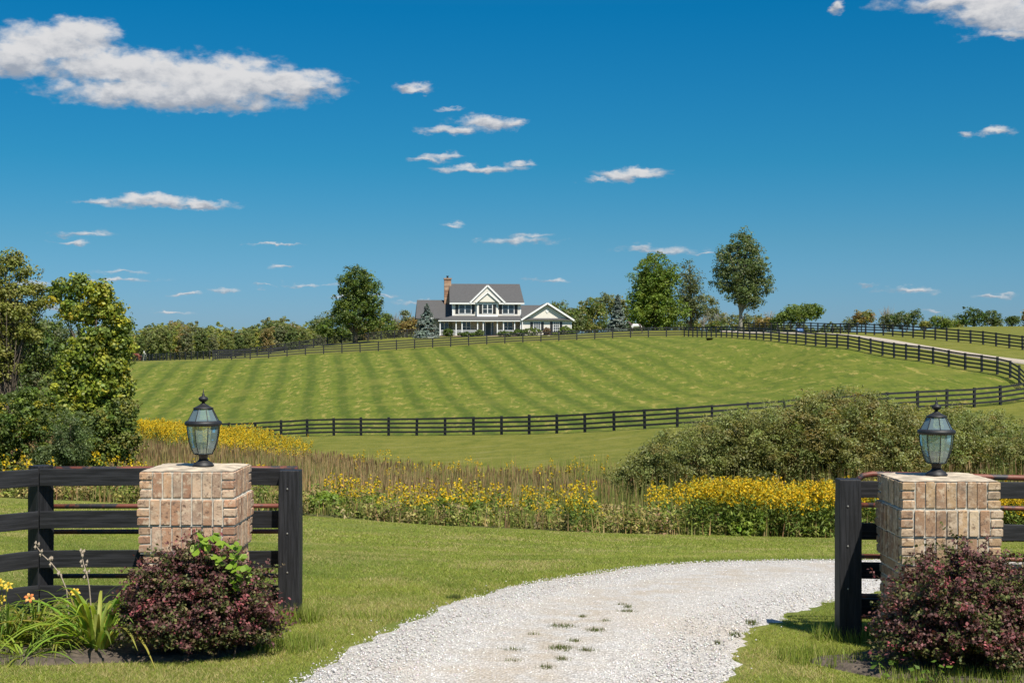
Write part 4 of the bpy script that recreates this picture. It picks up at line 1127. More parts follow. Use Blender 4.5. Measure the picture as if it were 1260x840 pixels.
    MB().box(-.82, 1.02, -.08, -.014, 2.25, 2.42).box(-.43, -.35, -.08, -.014, .1, 2.25).box(.55, .63, -.08, -.014, .1, 2.25).build('door_frame', W, dr)
    # porch roof with hip to the left
    pr = MB()
    pr.slab([(-8.15, -2.35, 2.68), (5.7, -2.35, 2.68), (5.46, -.02, 3.35), (-5.75, -.02, 3.35)], .12)
    pr.slab([(-8.15, 4.2, 2.68), (-8.15, -2.35, 2.68), (-5.76, -.02, 3.35), (-5.76, 4.2, 3.35)], .12)
    pr.build('porch_roof', M['shingle'], root)
    MB().box(-8.15, 5.4, -2.33, -2.25, 2.38, 2.6).box(-8.12, -8.04, -2.25, 4.2, 2.38, 2.6).build('porch_beam', W, root)
    MB().box(-8.0, 5.4, -2.2, -.03, 2.52, 2.55).build('porch_ceiling', W, root)
    pxs = [-7.85, -5.26, -4.3, -1.77, -.85, 1.44, 2.44, 4.26, 5.25]
    pm = MB().box(-.08, .08, -.08, .08, 0, 2.3).box(-.11, .11, -.11, .11, 0, .18).box(-.11, .11, -.11, .11, 2.15, 2.3).mesh('porch_post'); pm.materials.append(W)
    for x in pxs: link('porch_post', pm, root, (x, -2.0, .1))
    rl = MB()
    for a, b in zip(pxs[:-1], pxs[1:]):
        if a == -.85: continue
        rl.box(a+.08, b-.08, -2.03, -1.97, .88, .95); rl.box(a+.08, b-.08, -2.03, -1.97, .2, .25)
        k = int((b-a)/.16)
        for i in range(1, k):
            x = a+(b-a)*i/k; rl.box(x-.025, x+.025, -2.02, -1.98, .25, .88)
    rl.build('porch_railing', W, root)
    MB().box(-.75, 1.3, -2.5, -2.12, -.3, -.02).box(-.75, 1.3, -2.85, -2.5, -.3, -.14).build('porch_steps', M['stone'], root)
    # left wing roof
    wr = MB()
    wr.slab([(-11.75, .5, 2.95), (-5.78, .5, 2.95), (-5.78, 4.6, 6.05), (-11.45, 4.6, 6.05)], .14)
    wr.slab([(-5.78, 8.6, 2.95), (-11.75, 8.6, 2.95), (-11.45, 4.62, 6.05), (-5.78, 4.62, 6.05)], .14)
    wr.build('wing_roof', M['shingle'], root)
    # garage gable roof, ridge running back
    gr = MB()
    gr.slab([(5.35, -2.45, 2.72), (9.6, -2.45, 5.42), (9.6, 6.4, 5.42), (5.35, 6.4, 2.72)], .14)
    gr.slab([(9.6, -2.45, 5.42), (13.95, -2.45, 2.66), (13.95, 6.4, 2.66), (9.6, 6.4, 5.42)], .14)
    gr.slab([(5.46, -2.0, 2.80), (9.5, -1.2, 3.2), (9.4, 3.2, 5.2), (5.46, 3.2, 5.2)], .1)
    gr.build('garage_roof', M['shingle'], root)
    t = MB()
    t.bar((5.3, -2.48, 2.60), (9.6, -2.48, 5.33), .28, .06, up=(0, 1, 0)); t.bar((14.0, -2.48, 2.54), (9.6, -2.48, 5.33), .28, .06, up=(0, 1, 0))
    t.box(13.45, 13.6, -2.08, -1.98, 0, 2.6).box(5.44, 5.6, -2.08, -1.98, 0, 2.6).box(5.6, 13.45, -2.05, -1.97, 2.55, 2.68)
    t.box(5.44, 5.56, -2.3, -2.2, 0, 2.6)
    t.build('garage_trim', W, root)
    pn = MB(); pn.slab([(5.4, -2.46, 2.66), (13.9, -2.46, 2.66), (13.2, -1.99, 2.92), (6.1, -1.99, 2.92)], .06); pn.build('pent_roof', M['shingle'], root)
    # corner boards
    for q in ((-5.80, -5.62, -.04, .0, 3.3, 5.3), (5.32, 5.5, -.04, .0, 3.3, 5.3), (-1.8, -1.66, -.53, -.5, 3.42, 5.5), (1.51, 1.65, -.53, -.5, 3.42, 5.5)):
        MB().box(*q).build('corner_board', W, root)
    # gutters / downspout
    MB().tube([(5.42, -2.4, 2.55), (5.42, -2.15, 2.3), (5.42, -2.12, 0)], .04, 6).build('downspout', M['iron'], root)
    # front hedges
    c, s = math.cos(R(5)), math.sin(R(5))
    def hl(x, y): return (hx+x*c-y*s, hy+x*s+y*c)
    for lx, w, hh, ball, lab, p in [(-6.6, .85, 1.15, 1, 'round clipped shrub at the left end of the porch', G_DARK), (-3.6, 1.7, .6, 0, 'low clipped hedge below the porch railing', G_DARK), (-1.5, .7, .95, 1, 'round shrub left of the porch steps', G_DARK+G_GREY),
                           (2.7, 1.5, .75, 0, 'low dark hedge right of the porch steps', G_DARK), (4.9, 1.0, .95, 0, 'dark clipped shrub at the right end of the porch', G_DARK), (7.1, 1.7, 1.2, 0, 'wide clipped hedge with lit green top before the garage wall', G_DARK+G_MID),
                           (9.4, .6, 1.15, 1, 'reddish shrub between the garage window and glazed door', [(.16, .09, .06), (.13, .10, .05)]), (12.4, 1.05, 1.35, 1, 'rounded green shrub at the right corner of the garage', G_DARK+G_MID),
                           (13.6, .8, .8, 1, 'small dark shrub past the garage corner', G_DARK), (10.9, .5, .4, 1, 'tiny shrub below the glazed door', G_MID)]:
        rr = np.random.default_rng(int(lx*10)+200)
        yy = -3.2 if lx < 5 else -3.0
        x, y = hl(lx, yy)
        V, Fc, cc, C = crown_arrays(rr, [(0, 0, hh*.56, w*.95, .6, hh*.5)], 90, .2, 44, .12, .09, p, shell=.7)
        t = empty('clipped_shrub', (x, y, h1(x, y)), R(5)); me = np_mesh('foliage', V, Fc, cc); me.materials.append(M['leaf_matte']); link('foliage', me, t)
        MB().tube([(0, 0, -.1), (0, 0, hh*.5)], .05, 5).tube([(0, 0, .1), (.25, 0, hh*.6)], .03, 4).tube([(0, 0, .1), (-.25, 0, hh*.6)], .03, 4).build('stems', M['bark'], t)
        tag(t, lab, 'shrub', 'clipped shrubs in front of the house')
house()

# ------------------------------------------------------------------ animals and small things on the hill
def horse(px, D, rz, colf, lab, head='graze', scale=1.0):
    # skeleton: (pos, radius), x = forward
    S = [((0, 0, 1.18), .30), ((.45, 0, 1.2), .31), ((.80, 0, 1.22), .27), ((-.45, 0, 1.22), .31), ((-.72, 0, 1.2), .24)]
    E = [(0, 1), (1, 2), (0, 3), (3, 4)]
    def add(p, r, par): S.append((p, r)); E.append((par, len(S)-1)); return len(S)-1
    if head == 'graze':
        a = add((1.08, 0, 1.12), .17, 2); b = add((1.32, 0, .82), .13, a); c = add((1.50, 0, .50), .115, b); d = add((1.56, 0, .30), .10, c); add((1.60, 0, .10), .07, d)
    else:
        a = add((1.05, 0, 1.45), .17, 2); b = add((1.22, 0, 1.72), .12, a); c = add((1.36, 0, 1.84), .115, b); d = add((1.55, 0, 1.70), .09, c); add((1.70, 0, 1.55), .07, d)
    for sy in (-1, 1):
        k = add((.72, sy*.17, .92), .15, 2); k = add((.74, sy*.18, .62), .075, k); k = add((.73, sy*.18, .50), .065, k); k = add((.72, sy*.18, .14), .045, k); add((.76, sy*.18, .03), .06, k)
        k = add((-.62, sy*.18, .95), .19, 4); k = add((-.52, sy*.19, .72), .11, k); k = add((-.76, sy*.19, .50), .065, k); k = add((-.72, sy*.19, .14), .045, k); add((-.68, sy*.19, .03), .06, k)
    me = bpy.data.meshes.new('horse_body')
    me.from_pydata([s[0] for s in S], E, []); me.update()
    o = bpy.data.objects.new('horse_tmp', me); COL.objects.link(o)
    sk = o.modifiers.new('skin', 'SKIN')
    for i, s in enumerate(S): me.skin_vertices[0].data[i].radius = (s[1], s[1])
    me.skin_vertices[0].data[0].use_root = True
    o.modifiers.new('sub', 'SUBSURF').levels = 2
    dg = bpy.context.evaluated_depsgraph_get(); dg.update()
    ev = bpy.data.meshes.new_from_object(o.evaluated_get(dg))
    bpy.data.objects.remove(o)
    V = np.empty(len(ev.vertices)*3, np.float32); ev.vertices.foreach_get('co', V); V = V.reshape(-1, 3)
    for a in list(ev.color_attributes): ev.color_attributes.remove(a)
    at_ = ev.color_attributes.new('Col', 'FLOAT_COLOR', 'POINT')
    cc = np.ones((len(V), 4), np.float32); cc[:, :3] = colf(V); at_.data.foreach_set('color', cc.ravel())
    ev.polygons.foreach_set('use_smooth', [True]*len(ev.polygons))
    ev.materials.clear(); ev.materials.append(M['horse'])
    x = (px-CX)/F*D
    root = empty('horse', (x, D, h1(x, D)+.0), rz)
    link('body', ev, root)
    hc = tuple(colf(np.array([[-.8, 0, 1.0]]))[0]*.5)
    t = MB(); t.tube([(-.86, 0, 1.25), (-1.0, 0, 1.05), (-1.02, 0, .55)], [.05, .08, .03], 6, hc); t.build('tail', M['horse'], root, smooth=True)
    mn = MB()
    if head == 'graze': mn.tube([(.85, 0, 1.45), (1.12, 0, 1.26), (1.38, 0, .98)], [.05, .06, .04], 5, hc)
    else: mn.tube([(.85, 0, 1.52), (1.0, 0, 1.68), (1.25, 0, 1.93)], [.05, .06, .04], 5, hc)
    mn.build('mane', M['horse'], root, smooth=True)
    er = MB(); hp = (1.44, .62) if head == 'graze' else (1.33, 1.95)
    for sy in (-1, 1): er.tube([(hp[0], sy*.06, hp[1]), (hp[0]-.02, sy*.08, hp[1]+.13)], [.035, .008], 5, hc)
    er.build('ears', M['horse'], root)
    tag(root, lab, 'horse'); root.scale = (scale,)*3
    return root
def chestnut(V):
    c = np.tile(np.array([.16, .045, .022]), (len(V), 1)); c[V[:, 2] < .45] *= .35; return c
def pinto(V):
    q = np.sin(V[:, 0]*4.1+.6)+np.cos(V[:, 2]*5+V[:, 1]*3); c = np.where((q > .1)[:, None], np.array([.72, .70, .66]), np.array([.07, .045, .035])); return c
def white(V): return np.tile(np.array([.62, .60, .55]), (len(V), 1))
horse(167, 236, R(172), chestnut, 'chestnut brown horse at the left edge of the striped hill')
horse(178, 268, R(-80), white, 'white horse behind the distant fence at left', 'up')
horse(784, 206, R(170), pinto, 'white and dark pinto horse behind the fence below the spruce', 'up', .98)
def barrel():
    x, y = hit(980, 412, 150, 240) if False else at(980, 412, 178)[:2]
    p = [(.0, 0), (.25, 0), (.28, .04), (.29, .25), (.30, .3), (.29, .35), (.29, .6), (.30, .65), (.28, .83), (.25, .86), (0, .86)]
    root = empty('barrel', (x, y, h1(x, y)+.29)); root.rotation_euler = (0, R(88), R(20))
    MB().lathe([(max(a, .001), b) for a, b in p], 18).build('drum', M['barrel'], root, smooth=True)
    MB().lathe([(.04, .86), (.04, .89), (.001, .89)], 10, (.12, 0)).build('bung', M['rubber'], root)
    tag(root, 'blue plastic barrel lying beside the far drive', 'barrel')
    x, y = at(985, 405, 190)[:2]
    root = empty('bucket', (x, y, h1(x, y)))
    MB().lathe([(.16, 0), (.20, .36), (.215, .37), (.215, .40), (.19, .40), (.15, .03), (.001, .03)], 16).build('pail', M['red_plastic'], root, smooth=True)
    MB().tube([(.2*math.cos(t), 0, .38+.2*math.sin(t)) for t in np.linspace(0, PI, 9)], .008, 5).build('handle', M['iron'], root)
    tag(root, 'red bucket below the low wide tree by the drive', 'bucket')
    x, y = at(873, 416, 172)[:2]
    root = empty('feed_tub', (x, y, h1(x, y)))
    MB().lathe([(.34, 0), (.42, .24), (.45, .24), (.45, .27), (.40, .27), (.32, .03), (.001, .03)], 20).build('tub', M['rubber'], root, smooth=True)
    MB().tube([(.42, -.1, .24), (.5, 0, .2), (.42, .1, .24)], .02, 5).build('handle', M['rubber'], root)
    tag(root, 'low black rubber tub on the grass by the hilltop fence corner', 'tub')
barrel()

# ------------------------------------------------------------------ pillars
BR = [(.46, .30, .20), (.50, .36, .25), (.40, .25, .17), (.54, .42, .31), (.44, .33, .25), (.36, .22, .15), (.50, .34, .22), (.47, .29, .19)]
def pillar(cx, yf, w, top, label, seed, tint=(1, 1, 1)):
    r = random.Random(seed)
    gz = h1(cx, yf+w/2)
    root = empty('brick_pillar', (cx, yf+w/2, gz))
    Ht = top-gz
    hw = w/2
    core = MB(); bk = MB()
    def brick(x0, x1, y0, y1, z0, z1):
        c = r.choice(BR); k = .82+.36*r.random(); c = tuple(min(.8, v*k*t) for v, t in zip(c, (tint[0]*.90, tint[1]*.86, tint[2]*.80)))
        j = .0028
        x0 += r.uniform(-j, j); x1 += r.uniform(-j, j); y0 += r.uniform(-j, j); y1 += r.uniform(-j, j)
        ch = .006  # worn arris
        V = []
        for z, s in ((z0, ch), (z0+ch, 0), (z1-ch, 0), (z1, ch)):
            q = .0015
            V += [(x0+s+r.uniform(-q, q), y0+s+r.uniform(-q, q), z), (x1-s+r.uniform(-q, q), y0+s+r.uniform(-q, q), z), (x1-s+r.uniform(-q, q), y1-s+r.uniform(-q, q), z), (x0+s+r.uniform(-q, q), y1-s+r.uniform(-q, q), z)]
        Fs = [(3, 2, 1, 0), (12, 13, 14, 15)]
        for a in range(3):
            for k_ in range(4): Fs.append((a*4+k_, a*4+(k_+1) % 4, (a+1)*4+(k_+1) % 4, (a+1)*4+k_))
        bk.add(V, Fs, c)
    z1 = Ht-.012
    mj = .010
    offs = [0, .014, .006]
    d = .045
    for i, o in enumerate(offs):
        z0 = z1-.173
        H2 = hw+o
        core.box(-H2+.008, H2-.008, -H2+.008, H2-.008, z0-.008, z1+(.004 if i else 0), (1, 1, 1))
        cw = .084
        nS = 7 if w < .64 else 7
        for side in range(4):
            # corner stacks: three laid bricks on each corner, soldiers between
            sw = (2*H2-2*cw)/nS
            for k in range(nS):
                a = -H2+cw+k*sw+mj/2; b = a+sw-mj
                dz = r.uniform(-.003, .003)
                if side == 0: brick(a, b, -H2, -H2+d, z0+dz, z1+dz)
                if side == 1: brick(a, b, H2-d, H2, z0+dz, z1+dz)
                if side == 2: brick(-H2, -H2+d, a, b, z0+dz, z1+dz)
                if side == 3: brick(H2-d, H2, a, b, z0+dz, z1+dz)
        for sx in (-1, 1):
            for sy in (-1, 1):
                xa, xb = sorted((sx*H2, sx*(H2-cw+mj/2))); ya, yb = sorted((sy*H2, sy*(H2-cw+mj/2)))
                e = (z1-z0+.008)/3
                for k in range(3): brick(xa, xb, ya, yb, z0+k*e, z0+(k+1)*e-.008)
        z1 = z0-.012
    # running bond below
    row = 0
    hb = .060; H2 = hw-.012
    while z1 > -.05:
        z0 = z1-hb
        core.box(-H2+.008, H2-.008, -H2+.008, H2-.008, z0-.01, z1, (1, 1, 1))
        nb = 3; L = 2*H2/nb; sh = L/2 if row % 2 else 0
        for side in range(4):
            for k in range(-1, nb+1):
                a = max(-H2, -H2+k*L+sh+mj/2); b = min(H2, -H2+(k+1)*L+sh-mj/2)
                if b-a < .02: continue
                lo, hi = (-H2, H2)
                if side == 0: brick(a, b, -H2, -H2+d, z0, z1)
                if side == 1: brick(a, b, H2-d, H2, z0, z1)
                a2 = max(a, -H2+d+mj/2); b2 = min(b, H2-d-mj/2)
                if b2-a2 > .02:
                    if side == 2: brick(-H2, -H2+d, a2, b2, z0, z1)
                    if side == 3: brick(H2-d, H2, a2, b2, z0, z1)
        z1 = z0-mj; row += 1
    core.build('mortar_core', M['mortar'], root)
    bk.build('brickwork', M['brick'], root)
    # top: crowned mortar wash
    n = 14; V = []; 
    for j in range(n+1):
        for i in range(n+1):
            x = -hw+.006+(w-.012)*i/n; y = -hw+.006+(w-.012)*j/n
            e = min(i, n-i, j, n-j)/n
            V.append((x, y, Ht-.006+min(e*.10, .012)+random.uniform(-.0018, .0018)))
    b = len(V)
    Fs = [(j*(n+1)+i, j*(n+1)+i+1, (j+1)*(n+1)+i+1, (j+1)*(n+1)+i) for j in range(n) for i in range(n)]
    me = MB().add(V, Fs)
    me.build('cap', M['cap_stone'], root, smooth=True)
    tag(root, label, 'pillar', 'brick gate pillars')
    return (cx, yf+w/2, gz+Ht+.006)
PL = pillar(-2.195, 9.6, .635, 1.085, 'left brick gate pillar behind the barberry with a lime vine', 3, (1.04, .98, .98))
PR = pillar(2.905, 9.4, .645, 1.035, 'right brick gate pillar next to the curved gate end', 5, (1.0, 1.03, .98))

# ------------------------------------------------------------------ lanterns
def lantern(loc, rz, label):
    root = empty('post_lantern', loc, rz)
    I = M['iron']
    MB().lathe([(.074, 0), (.074, .008), (.066, .012), (.064, .020), (.045, .030), (.034, .040), (.031, .047)], 28).build('base', I, root, smooth=True)
    MB().lathe([(.031, .046), (.030, .060), (.034, .066), (.034, .076), (.062, .080), (.068, .084), (.001, .086)], 24).build('neck', I, root, smooth=True)
    n = 8
    prof = [(.065, .085), (.084, .122), (.100, .170), (.110, .225), (.114, .28)]       # lower curved panes
    top = [(.108, .312), (.064, .396)]
    def P(rr, z, k, e=0): a = 2*PI*k/n+PI/8; return (rr*math.cos(a), rr*math.sin(a), z)
    for k in range(n):
        g = MB()
        V = []
        for rr, z in prof: V += [P(rr, z, k), P(rr, z, k+1)]
        g.add(V, [(2*i, 2*i+1, 2*i+3, 2*i+2) for i in range(len(prof)-1)])
        g.build('glass_pane', M['lamp_glass'], root, smooth=False)
        g = MB(); g.add([P(top[0][0], top[0][1], k), P(top[0][0], top[0][1], k+1), P(top[1][0], top[1][1], k+1), P(top[1][0], top[1][1], k)], [(0, 1, 2, 3)])
        g.build('top_pane', M['lamp_glass'], root)
    rb = MB()
    for k in range(n):
        rb.tube([P(rr+.0015, z, k) for rr, z in prof], .0028, 5)
        rb.tube([P(rr+.0015, z, k) for rr, z in top], .003, 5)
    rb.build('ribs', I, root)
    MB().lathe([(.108, .277), (.120, .279), (.127, .287), (.128, .296), (.124, .306), (.112, .314), (.104, .312), (.104, .279)], 32).build('rim', I, root, smooth=True)
    MB().lathe([(.064, .394), (.070, .396), (.070, .401), (.050, .410), (.026, .424), (.012, .434), (.010, .441)], 24).build('cap', I, root, smooth=True)
    MB().lathe([(.010, .441), (.022, .447), (.032, .457), (.034, .465), (.028, .475), (.014, .482), (.008, .488), (.011, .494), (.005, .500), (.003, .518), (.0008, .536)], 20).build('finial', I, root, smooth=True)
    MB().tube([(0, 0, .086), (0, 0, .16)], .006, 8).tube([(0, 0, .16), (.03, 0, .145), (.035, 0, .17)], .004, 6).tube([(0, 0, .16), (-.02, .026, .145), (-.02, .03, .17)], .004, 6).tube([(0, 0, .16), (-.02, -.026, .145), (-.02, -.03, .17)], .004, 6).build('candle_arm', I, root)
    for x, y in ((.035, 0), (-.02, .03), (-.02, -.03)):
        c = MB().lathe([(.011, .165), (.011, .215), (.007, .217)], 12, (x, y)).build('candle', M['wax'], root, smooth=True)
        MB().lathe([(.006, .217), (.012, .228), (.012, .238), (.005, .255), (.001, .262)], 10, (x, y)).build('bulb', M['bulb'], c, smooth=True)
    tag(root, label, 'lantern', 'lanterns on the gate pillars')
def bulb_mat():
    m, nt = newmat('clear_bulb'); n = N(nt)
    tr = n('ShaderNodeBsdfTransparent', {'Color': (.95, .85, .6, 1)}); gl = n('ShaderNodeBsdfGlossy', {'Color': (1, .9, .7, 1), 'Roughness': .1})
    n.out(n('ShaderNodeMixShader', {0: .35, 1: tr.outputs[0], 2: gl.outputs[0]}).outputs[0]); return m
M['bulb'] = bulb_mat()
lantern((-2.14, 9.86, PL[2]+.004), .1, 'black lantern with clear glass on the left pillar')
lantern((2.895, 9.70, PR[2]+.004), .35, 'black lantern with clear glass on the right pillar')

# ------------------------------------------------------------------ near board fences and tube gates
def post_mesh(h, w, seed):
    r = random.Random(seed); mb = MB(); n = 6; V = []
    for i in range(n+1):
        z = -.35+(h+.35)*i/n; s = w/2-(.004 if i == n else 0)
        for a, b in ((-1, -1), (1, -1), (1, 1), (-1, 1)): V.append((a*s+r.uniform(-.0015, .0015), b*s+r.uniform(-.0015, .0015), z))
    Fs = [(3, 2, 1, 0), tuple(n*4+k for k in range(4))]+[(i*4+k, i*4+(k+1) % 4, (i+1)*4+(k+1) % 4, (i+1)*4+k) for i in range(n) for k in range(4)]
    return mb.add(V, Fs)
def board(mb_name, a, b, h, root, off, seed):
    """weathered board from a to b with slight waviness"""
    r = random.Random(seed); a = Vector(a); b = Vector(b); L = (b-a).length; n = 8
    ang = math.atan2((b-a).y, (b-a).x)
    V = []; t = .022
    for i in range(n+1):
        x = L*i/n; dz = r.uniform(-.0025, .0025)+.004*math.sin(i*.8+seed); tw = r.uniform(-.001, .001)
        V += [(x, -t/2+tw, -h/2+dz), (x, t/2+tw, -h/2+dz), (x, t/2+tw, h/2+dz), (x, -t/2+tw, h/2+dz)]
    Fs = [(0, 1, 2, 3), (n*4+3, n*4+2, n*4+1, n*4)]+[(i*4+k, i*4+(k+1) % 4, (i+1)*4+(k+1) % 4, (i+1)*4+k) for i in range(n) for k in range(4)]
    pitch = math.atan2((b-a).z, math.hypot((b-a).x, (b-a).y))
    return MB().add(V, Fs).build(mb_name, M['board'], root, a, (0, -pitch, ang), bevel=.003)
def near_fences():
    # left: gatepost, corner post turned, boards behind the pillar
    Y = 10.25; x1 = (356-CX)/F*Y; xc = (44-CX)/F*10.35
    root = empty('board_fence', (0, 0, 0)); tag(root, 'black painted board fence on the left of the drive, joined to its gatepost', 'fence', 'black board fences at the gate')
    g = h1(x1, Y)
    post_mesh(1.03-g, .155, 1).build('gate_post', M['post'], root, (x1, Y+.05, g), bevel=.006)
    gc = h1(xc, 10.4)
    post_mesh(1.05-gc, .135, 2).build('post', M['post'], root, (xc, 10.46, gc), (0, 0, R(-38)), bevel=.006)
    Z = [(1.035+.912)/2, (.73+.60)/2, (.441+.312)/2, (.18+.06)/2]
    for i, z in enumerate(Z):
        board('board', (xc+.03, 10.36, z), (x1-.05, 10.36, z+.002), .125, root, 0, 10+i)
        board('board', (xc-.90, 9.55+.0, z-.012), (xc+.01, 10.36, z), .125, root, 0, 30+i)
    post_mesh(1.05+.05, .135, 3).build('post', M['post'], root, (xc-.95, 9.58, h1(xc-.95, 9.58)), (0, 0, R(40)), bevel=.006)
    # bolts on the gatepost
    bo = MB()
    for z in (.93, .66, .38): bo.lathe([(.008, 0), (.008, .006), (.001, .007)], 8)
    # right
    Yr = 10.08; x2 = (1043.5-CX)/F*Yr
    root2 = empty('board_fence', (0, 0, 0)); tag(root2, 'black painted board fence on the right of the drive, joined to its gatepost', 'fence', 'black board fences at the gate')
    g2 = h1(x2, Yr)
    post_mesh(.985-g2, .158, 4).build('gate_post', M['post'], root2, (x2, Yr, g2), bevel=.006)
    for i, (za, zb) in enumerate([(.958, .845), (.66, .54), (.375, .26), (.125, .0)]):
        board('board', (x2+.05, Yr+.10, (za+zb)/2), (x2+2.5, Yr+.10, (za+zb)/2-.02), .118, root2, 0, 50+i)
    post_mesh(1.1, .14, 6).build('post', M['post'], root2, (x2+2.5, Yr+.2, h1(x2+2.5, Yr+.2)), bevel=.006)
    def bolts(rt, x, y, zs):
        for z in zs:
            MB().lathe([(.006, 0), (.006, .005), (.002, .006)], 8).build('bolt', M['zinc'], rt, (x, y, z), (R(90), 0, 0))
    M['zinc'] = simple_mat('zinc', (.5, .47, .42), .4, .3, 60, metal=.7)
    bolts(root, x1-.01, Y+.05-.078, (.90, .58, .30)); bolts(root2, x2-.02, Yr-.08, (.80, .52, .22))
    # gates
    def gate(x0, x1, y, zs, lab, bend, slope, rr=.021):
        root = empty('tube_gate', (x0, y, 0))
        L = x1-x0; s = 1 if L > 0 else -1
        for i, z in enumerate(zs):
            if i == 0 and bend:
                p = [(0, 0, z-.30), (0, 0, z-.12), (s*.025, 0, z-.05), (s*.07, 0, z-.012), (s*.14, 0, z), (L*.5, 0, z+slope*.5), (L-s*.14, 0, z+slope), (L-s*.05, 0, z+slope-.03), (L, 0, z+slope-.14)]
            else:
                p = [(0, 0, z), (L*.33, 0, z+slope*.33), (L*.66, 0, z+slope*.66), (L, 0, z+slope)]
            MB().tube(p, rr if i == 0 else rr*.85, 12).build('tube', M['rust'], root, smooth=True)
        MB().tube([(0, 0, zs[-1]-.02), (0, 0, zs[0]-.25)], rr, 12).build('upright', M['rust'], root, smooth=True)
        MB().tube([(L, 0, zs[-1]+slope-.02), (L, 0, zs[0]+slope-.14)], rr, 12).build('upright', M['rust'], root, smooth=True)
        MB().box(L*.5-.015, L*.5+.015, -.004, .004, zs[-1], zs[0]).build('brace', M['rust'], root)
        tag(root, lab, 'gate', 'rusty tube gates folded open behind the fences')
        for c in root.children:
            pass
        return root
    gate(-1.60, -3.50, 10.62, (1.012, .735, .545, .215, .06), 'rusty red tube gate standing open behind the left board fence', False, -.004)
    gate(2.50, 4.3, 10.42, (.99, .765, .39, .10, -.05), 'rusty red tube gate with curved corner standing open behind the right fence', True, -.04)
near_fences()

# ------------------------------------------------------------------ barberries
def barberry(cx, cy, rx, ry, hh, seed, label, nst, lop=(0, 0)):
    r = np.random.default_rng(seed)
    gz = h1(cx, cy); root = empty('barberry_bush', (cx, cy, gz))
    mb = MB(); LP, LN, LC, LS = [], [], [], []
    pur = np.array([(.125, .055, .052), (.15, .065, .065), (.10, .045, .042), (.19, .085, .085), (.11, .06, .045)])
    red = np.array([(.27, .07, .08), (.22, .06, .065), (.30, .10, .10)])
    grn = np.array([(.10, .12, .035), (.14, .14, .05), (.16, .12, .06), (.08, .10, .03)])
    for s in range(nst):
        a = r.random()*2*PI; el = np.clip(abs(r.normal()*.55+.55), .02, 1.5)
        # target on a lumpy mound
        lump = 1+.12*math.sin(3*a+seed)+.10*math.sin(5*a+2*el*3+seed)+r.normal()*.045
        e = np.array([math.cos(a)*math.cos(el)*rx, math.sin(a)*math.cos(el)*ry, math.sin(el)*hh*.95+.10])*lump
        e[0] += lop[0]*(e[2]/hh); e[2] = max(e[2], .05)
        b = np.array([r.normal()*.10, r.normal()*.08, 0.])
        out = np.array([math.cos(a), math.sin(a), 0])
        mid = b*.5+e*.5+np.array([0, 0, .18*hh*(1-el/1.6)])
        ts = np.linspace(0, 1, 7)
        path = [(1-t)**2*b+2*t*(1-t)*mid+t*t*e for t in ts]
        mb.tube(path, [.006, .0055, .005, .004, .003, .002, .0012], 4)
        # side twigs
        for k in range(7):
            t = .45+.5*r.random(); p = (1-t)**2*b+2*t*(1-t)*mid+t*t*e
            dirv = unit((out*.8+r.normal(size=3)*.5)*np.array([1, 1, .35])+np.array([0, 0, .18])); L = (.10+.12*r.random())
            q = p+dirv*L+np.array([0, 0, -.01])
            mb.tube([p, q], [.002, .0008], 3)
            m = 26
            u = r.random(m); P = p+(q-p)*u[:, None]+r.normal(size=(m, 3))*.013
            LP.append(P); LN.append(unit(r.normal(size=(m, 3))*.75+np.array([0, 0, .8])+out*.3))
            depth = t
            redness = (r.random() < .07) and t > .7
            palc = red if redness else (pur if r.random() < (.62 if e[2] > hh*.35 else .36) else grn)
            c = palc[r.integers(0, len(palc), m)]*(1+r.normal(size=(m, 1))*.22)
            tip = (u > .7) & (r.random(m) < .09) & (palc is not grn)
            c[tip] = red[r.integers(0, 3, int(tip.sum()))]
            LC.append(c); LS.append(.014+.010*r.random(m))
        m = 26; u = .35+.65*r.random(m)
        P = ((1-u)**2)[:, None]*b+(2*u*(1-u))[:, None]*mid+(u*u)[:, None]*e+r.normal(size=(m, 3))*.014
        LP.append(P); LN.append(unit(r.normal(size=(m, 3))*.75+np.array([0, 0, .8])+out*.3))
        cc = np.where((r.random(m) < .55)[:, None], pur[r.integers(0, 5, m)], grn[r.integers(0, 4, m)])*(1+r.normal(size=(m, 1))*.2)
        LC.append(cc); LS.append(.014+.010*r.random(m))
    mb.build('stems', M['stem'], root)
    P = np.concatenate(LP); Nn = np.concatenate(LN); C = np.clip(np.concatenate(LC), .006, .6); S = np.concatenate(LS)
    k = P[:, 2] > .0
    V, Fc, cc = leaf_quads(P[k], Nn[k], S[k]*1.25, S[k]*.85, C[k], r, .12)
    me = np_mesh('foliage', V, Fc, cc); me.materials.append(M['barberry']); link('foliage', me, root)
    tag(root, label, 'bush', 'purple barberry bushes')
xl = (247-CX)/F*9.12
barberry(xl, 9.12, .435, .33, .585, 3, 'purple red barberry bush in front of the left pillar with a lime vine in it', 330)
xr = (1195-CX)/F*8.85
barberry(xr, 8.92, .55, .40, .635, 8, 'purple red barberry bush hiding the foot of the right pillar', 430)

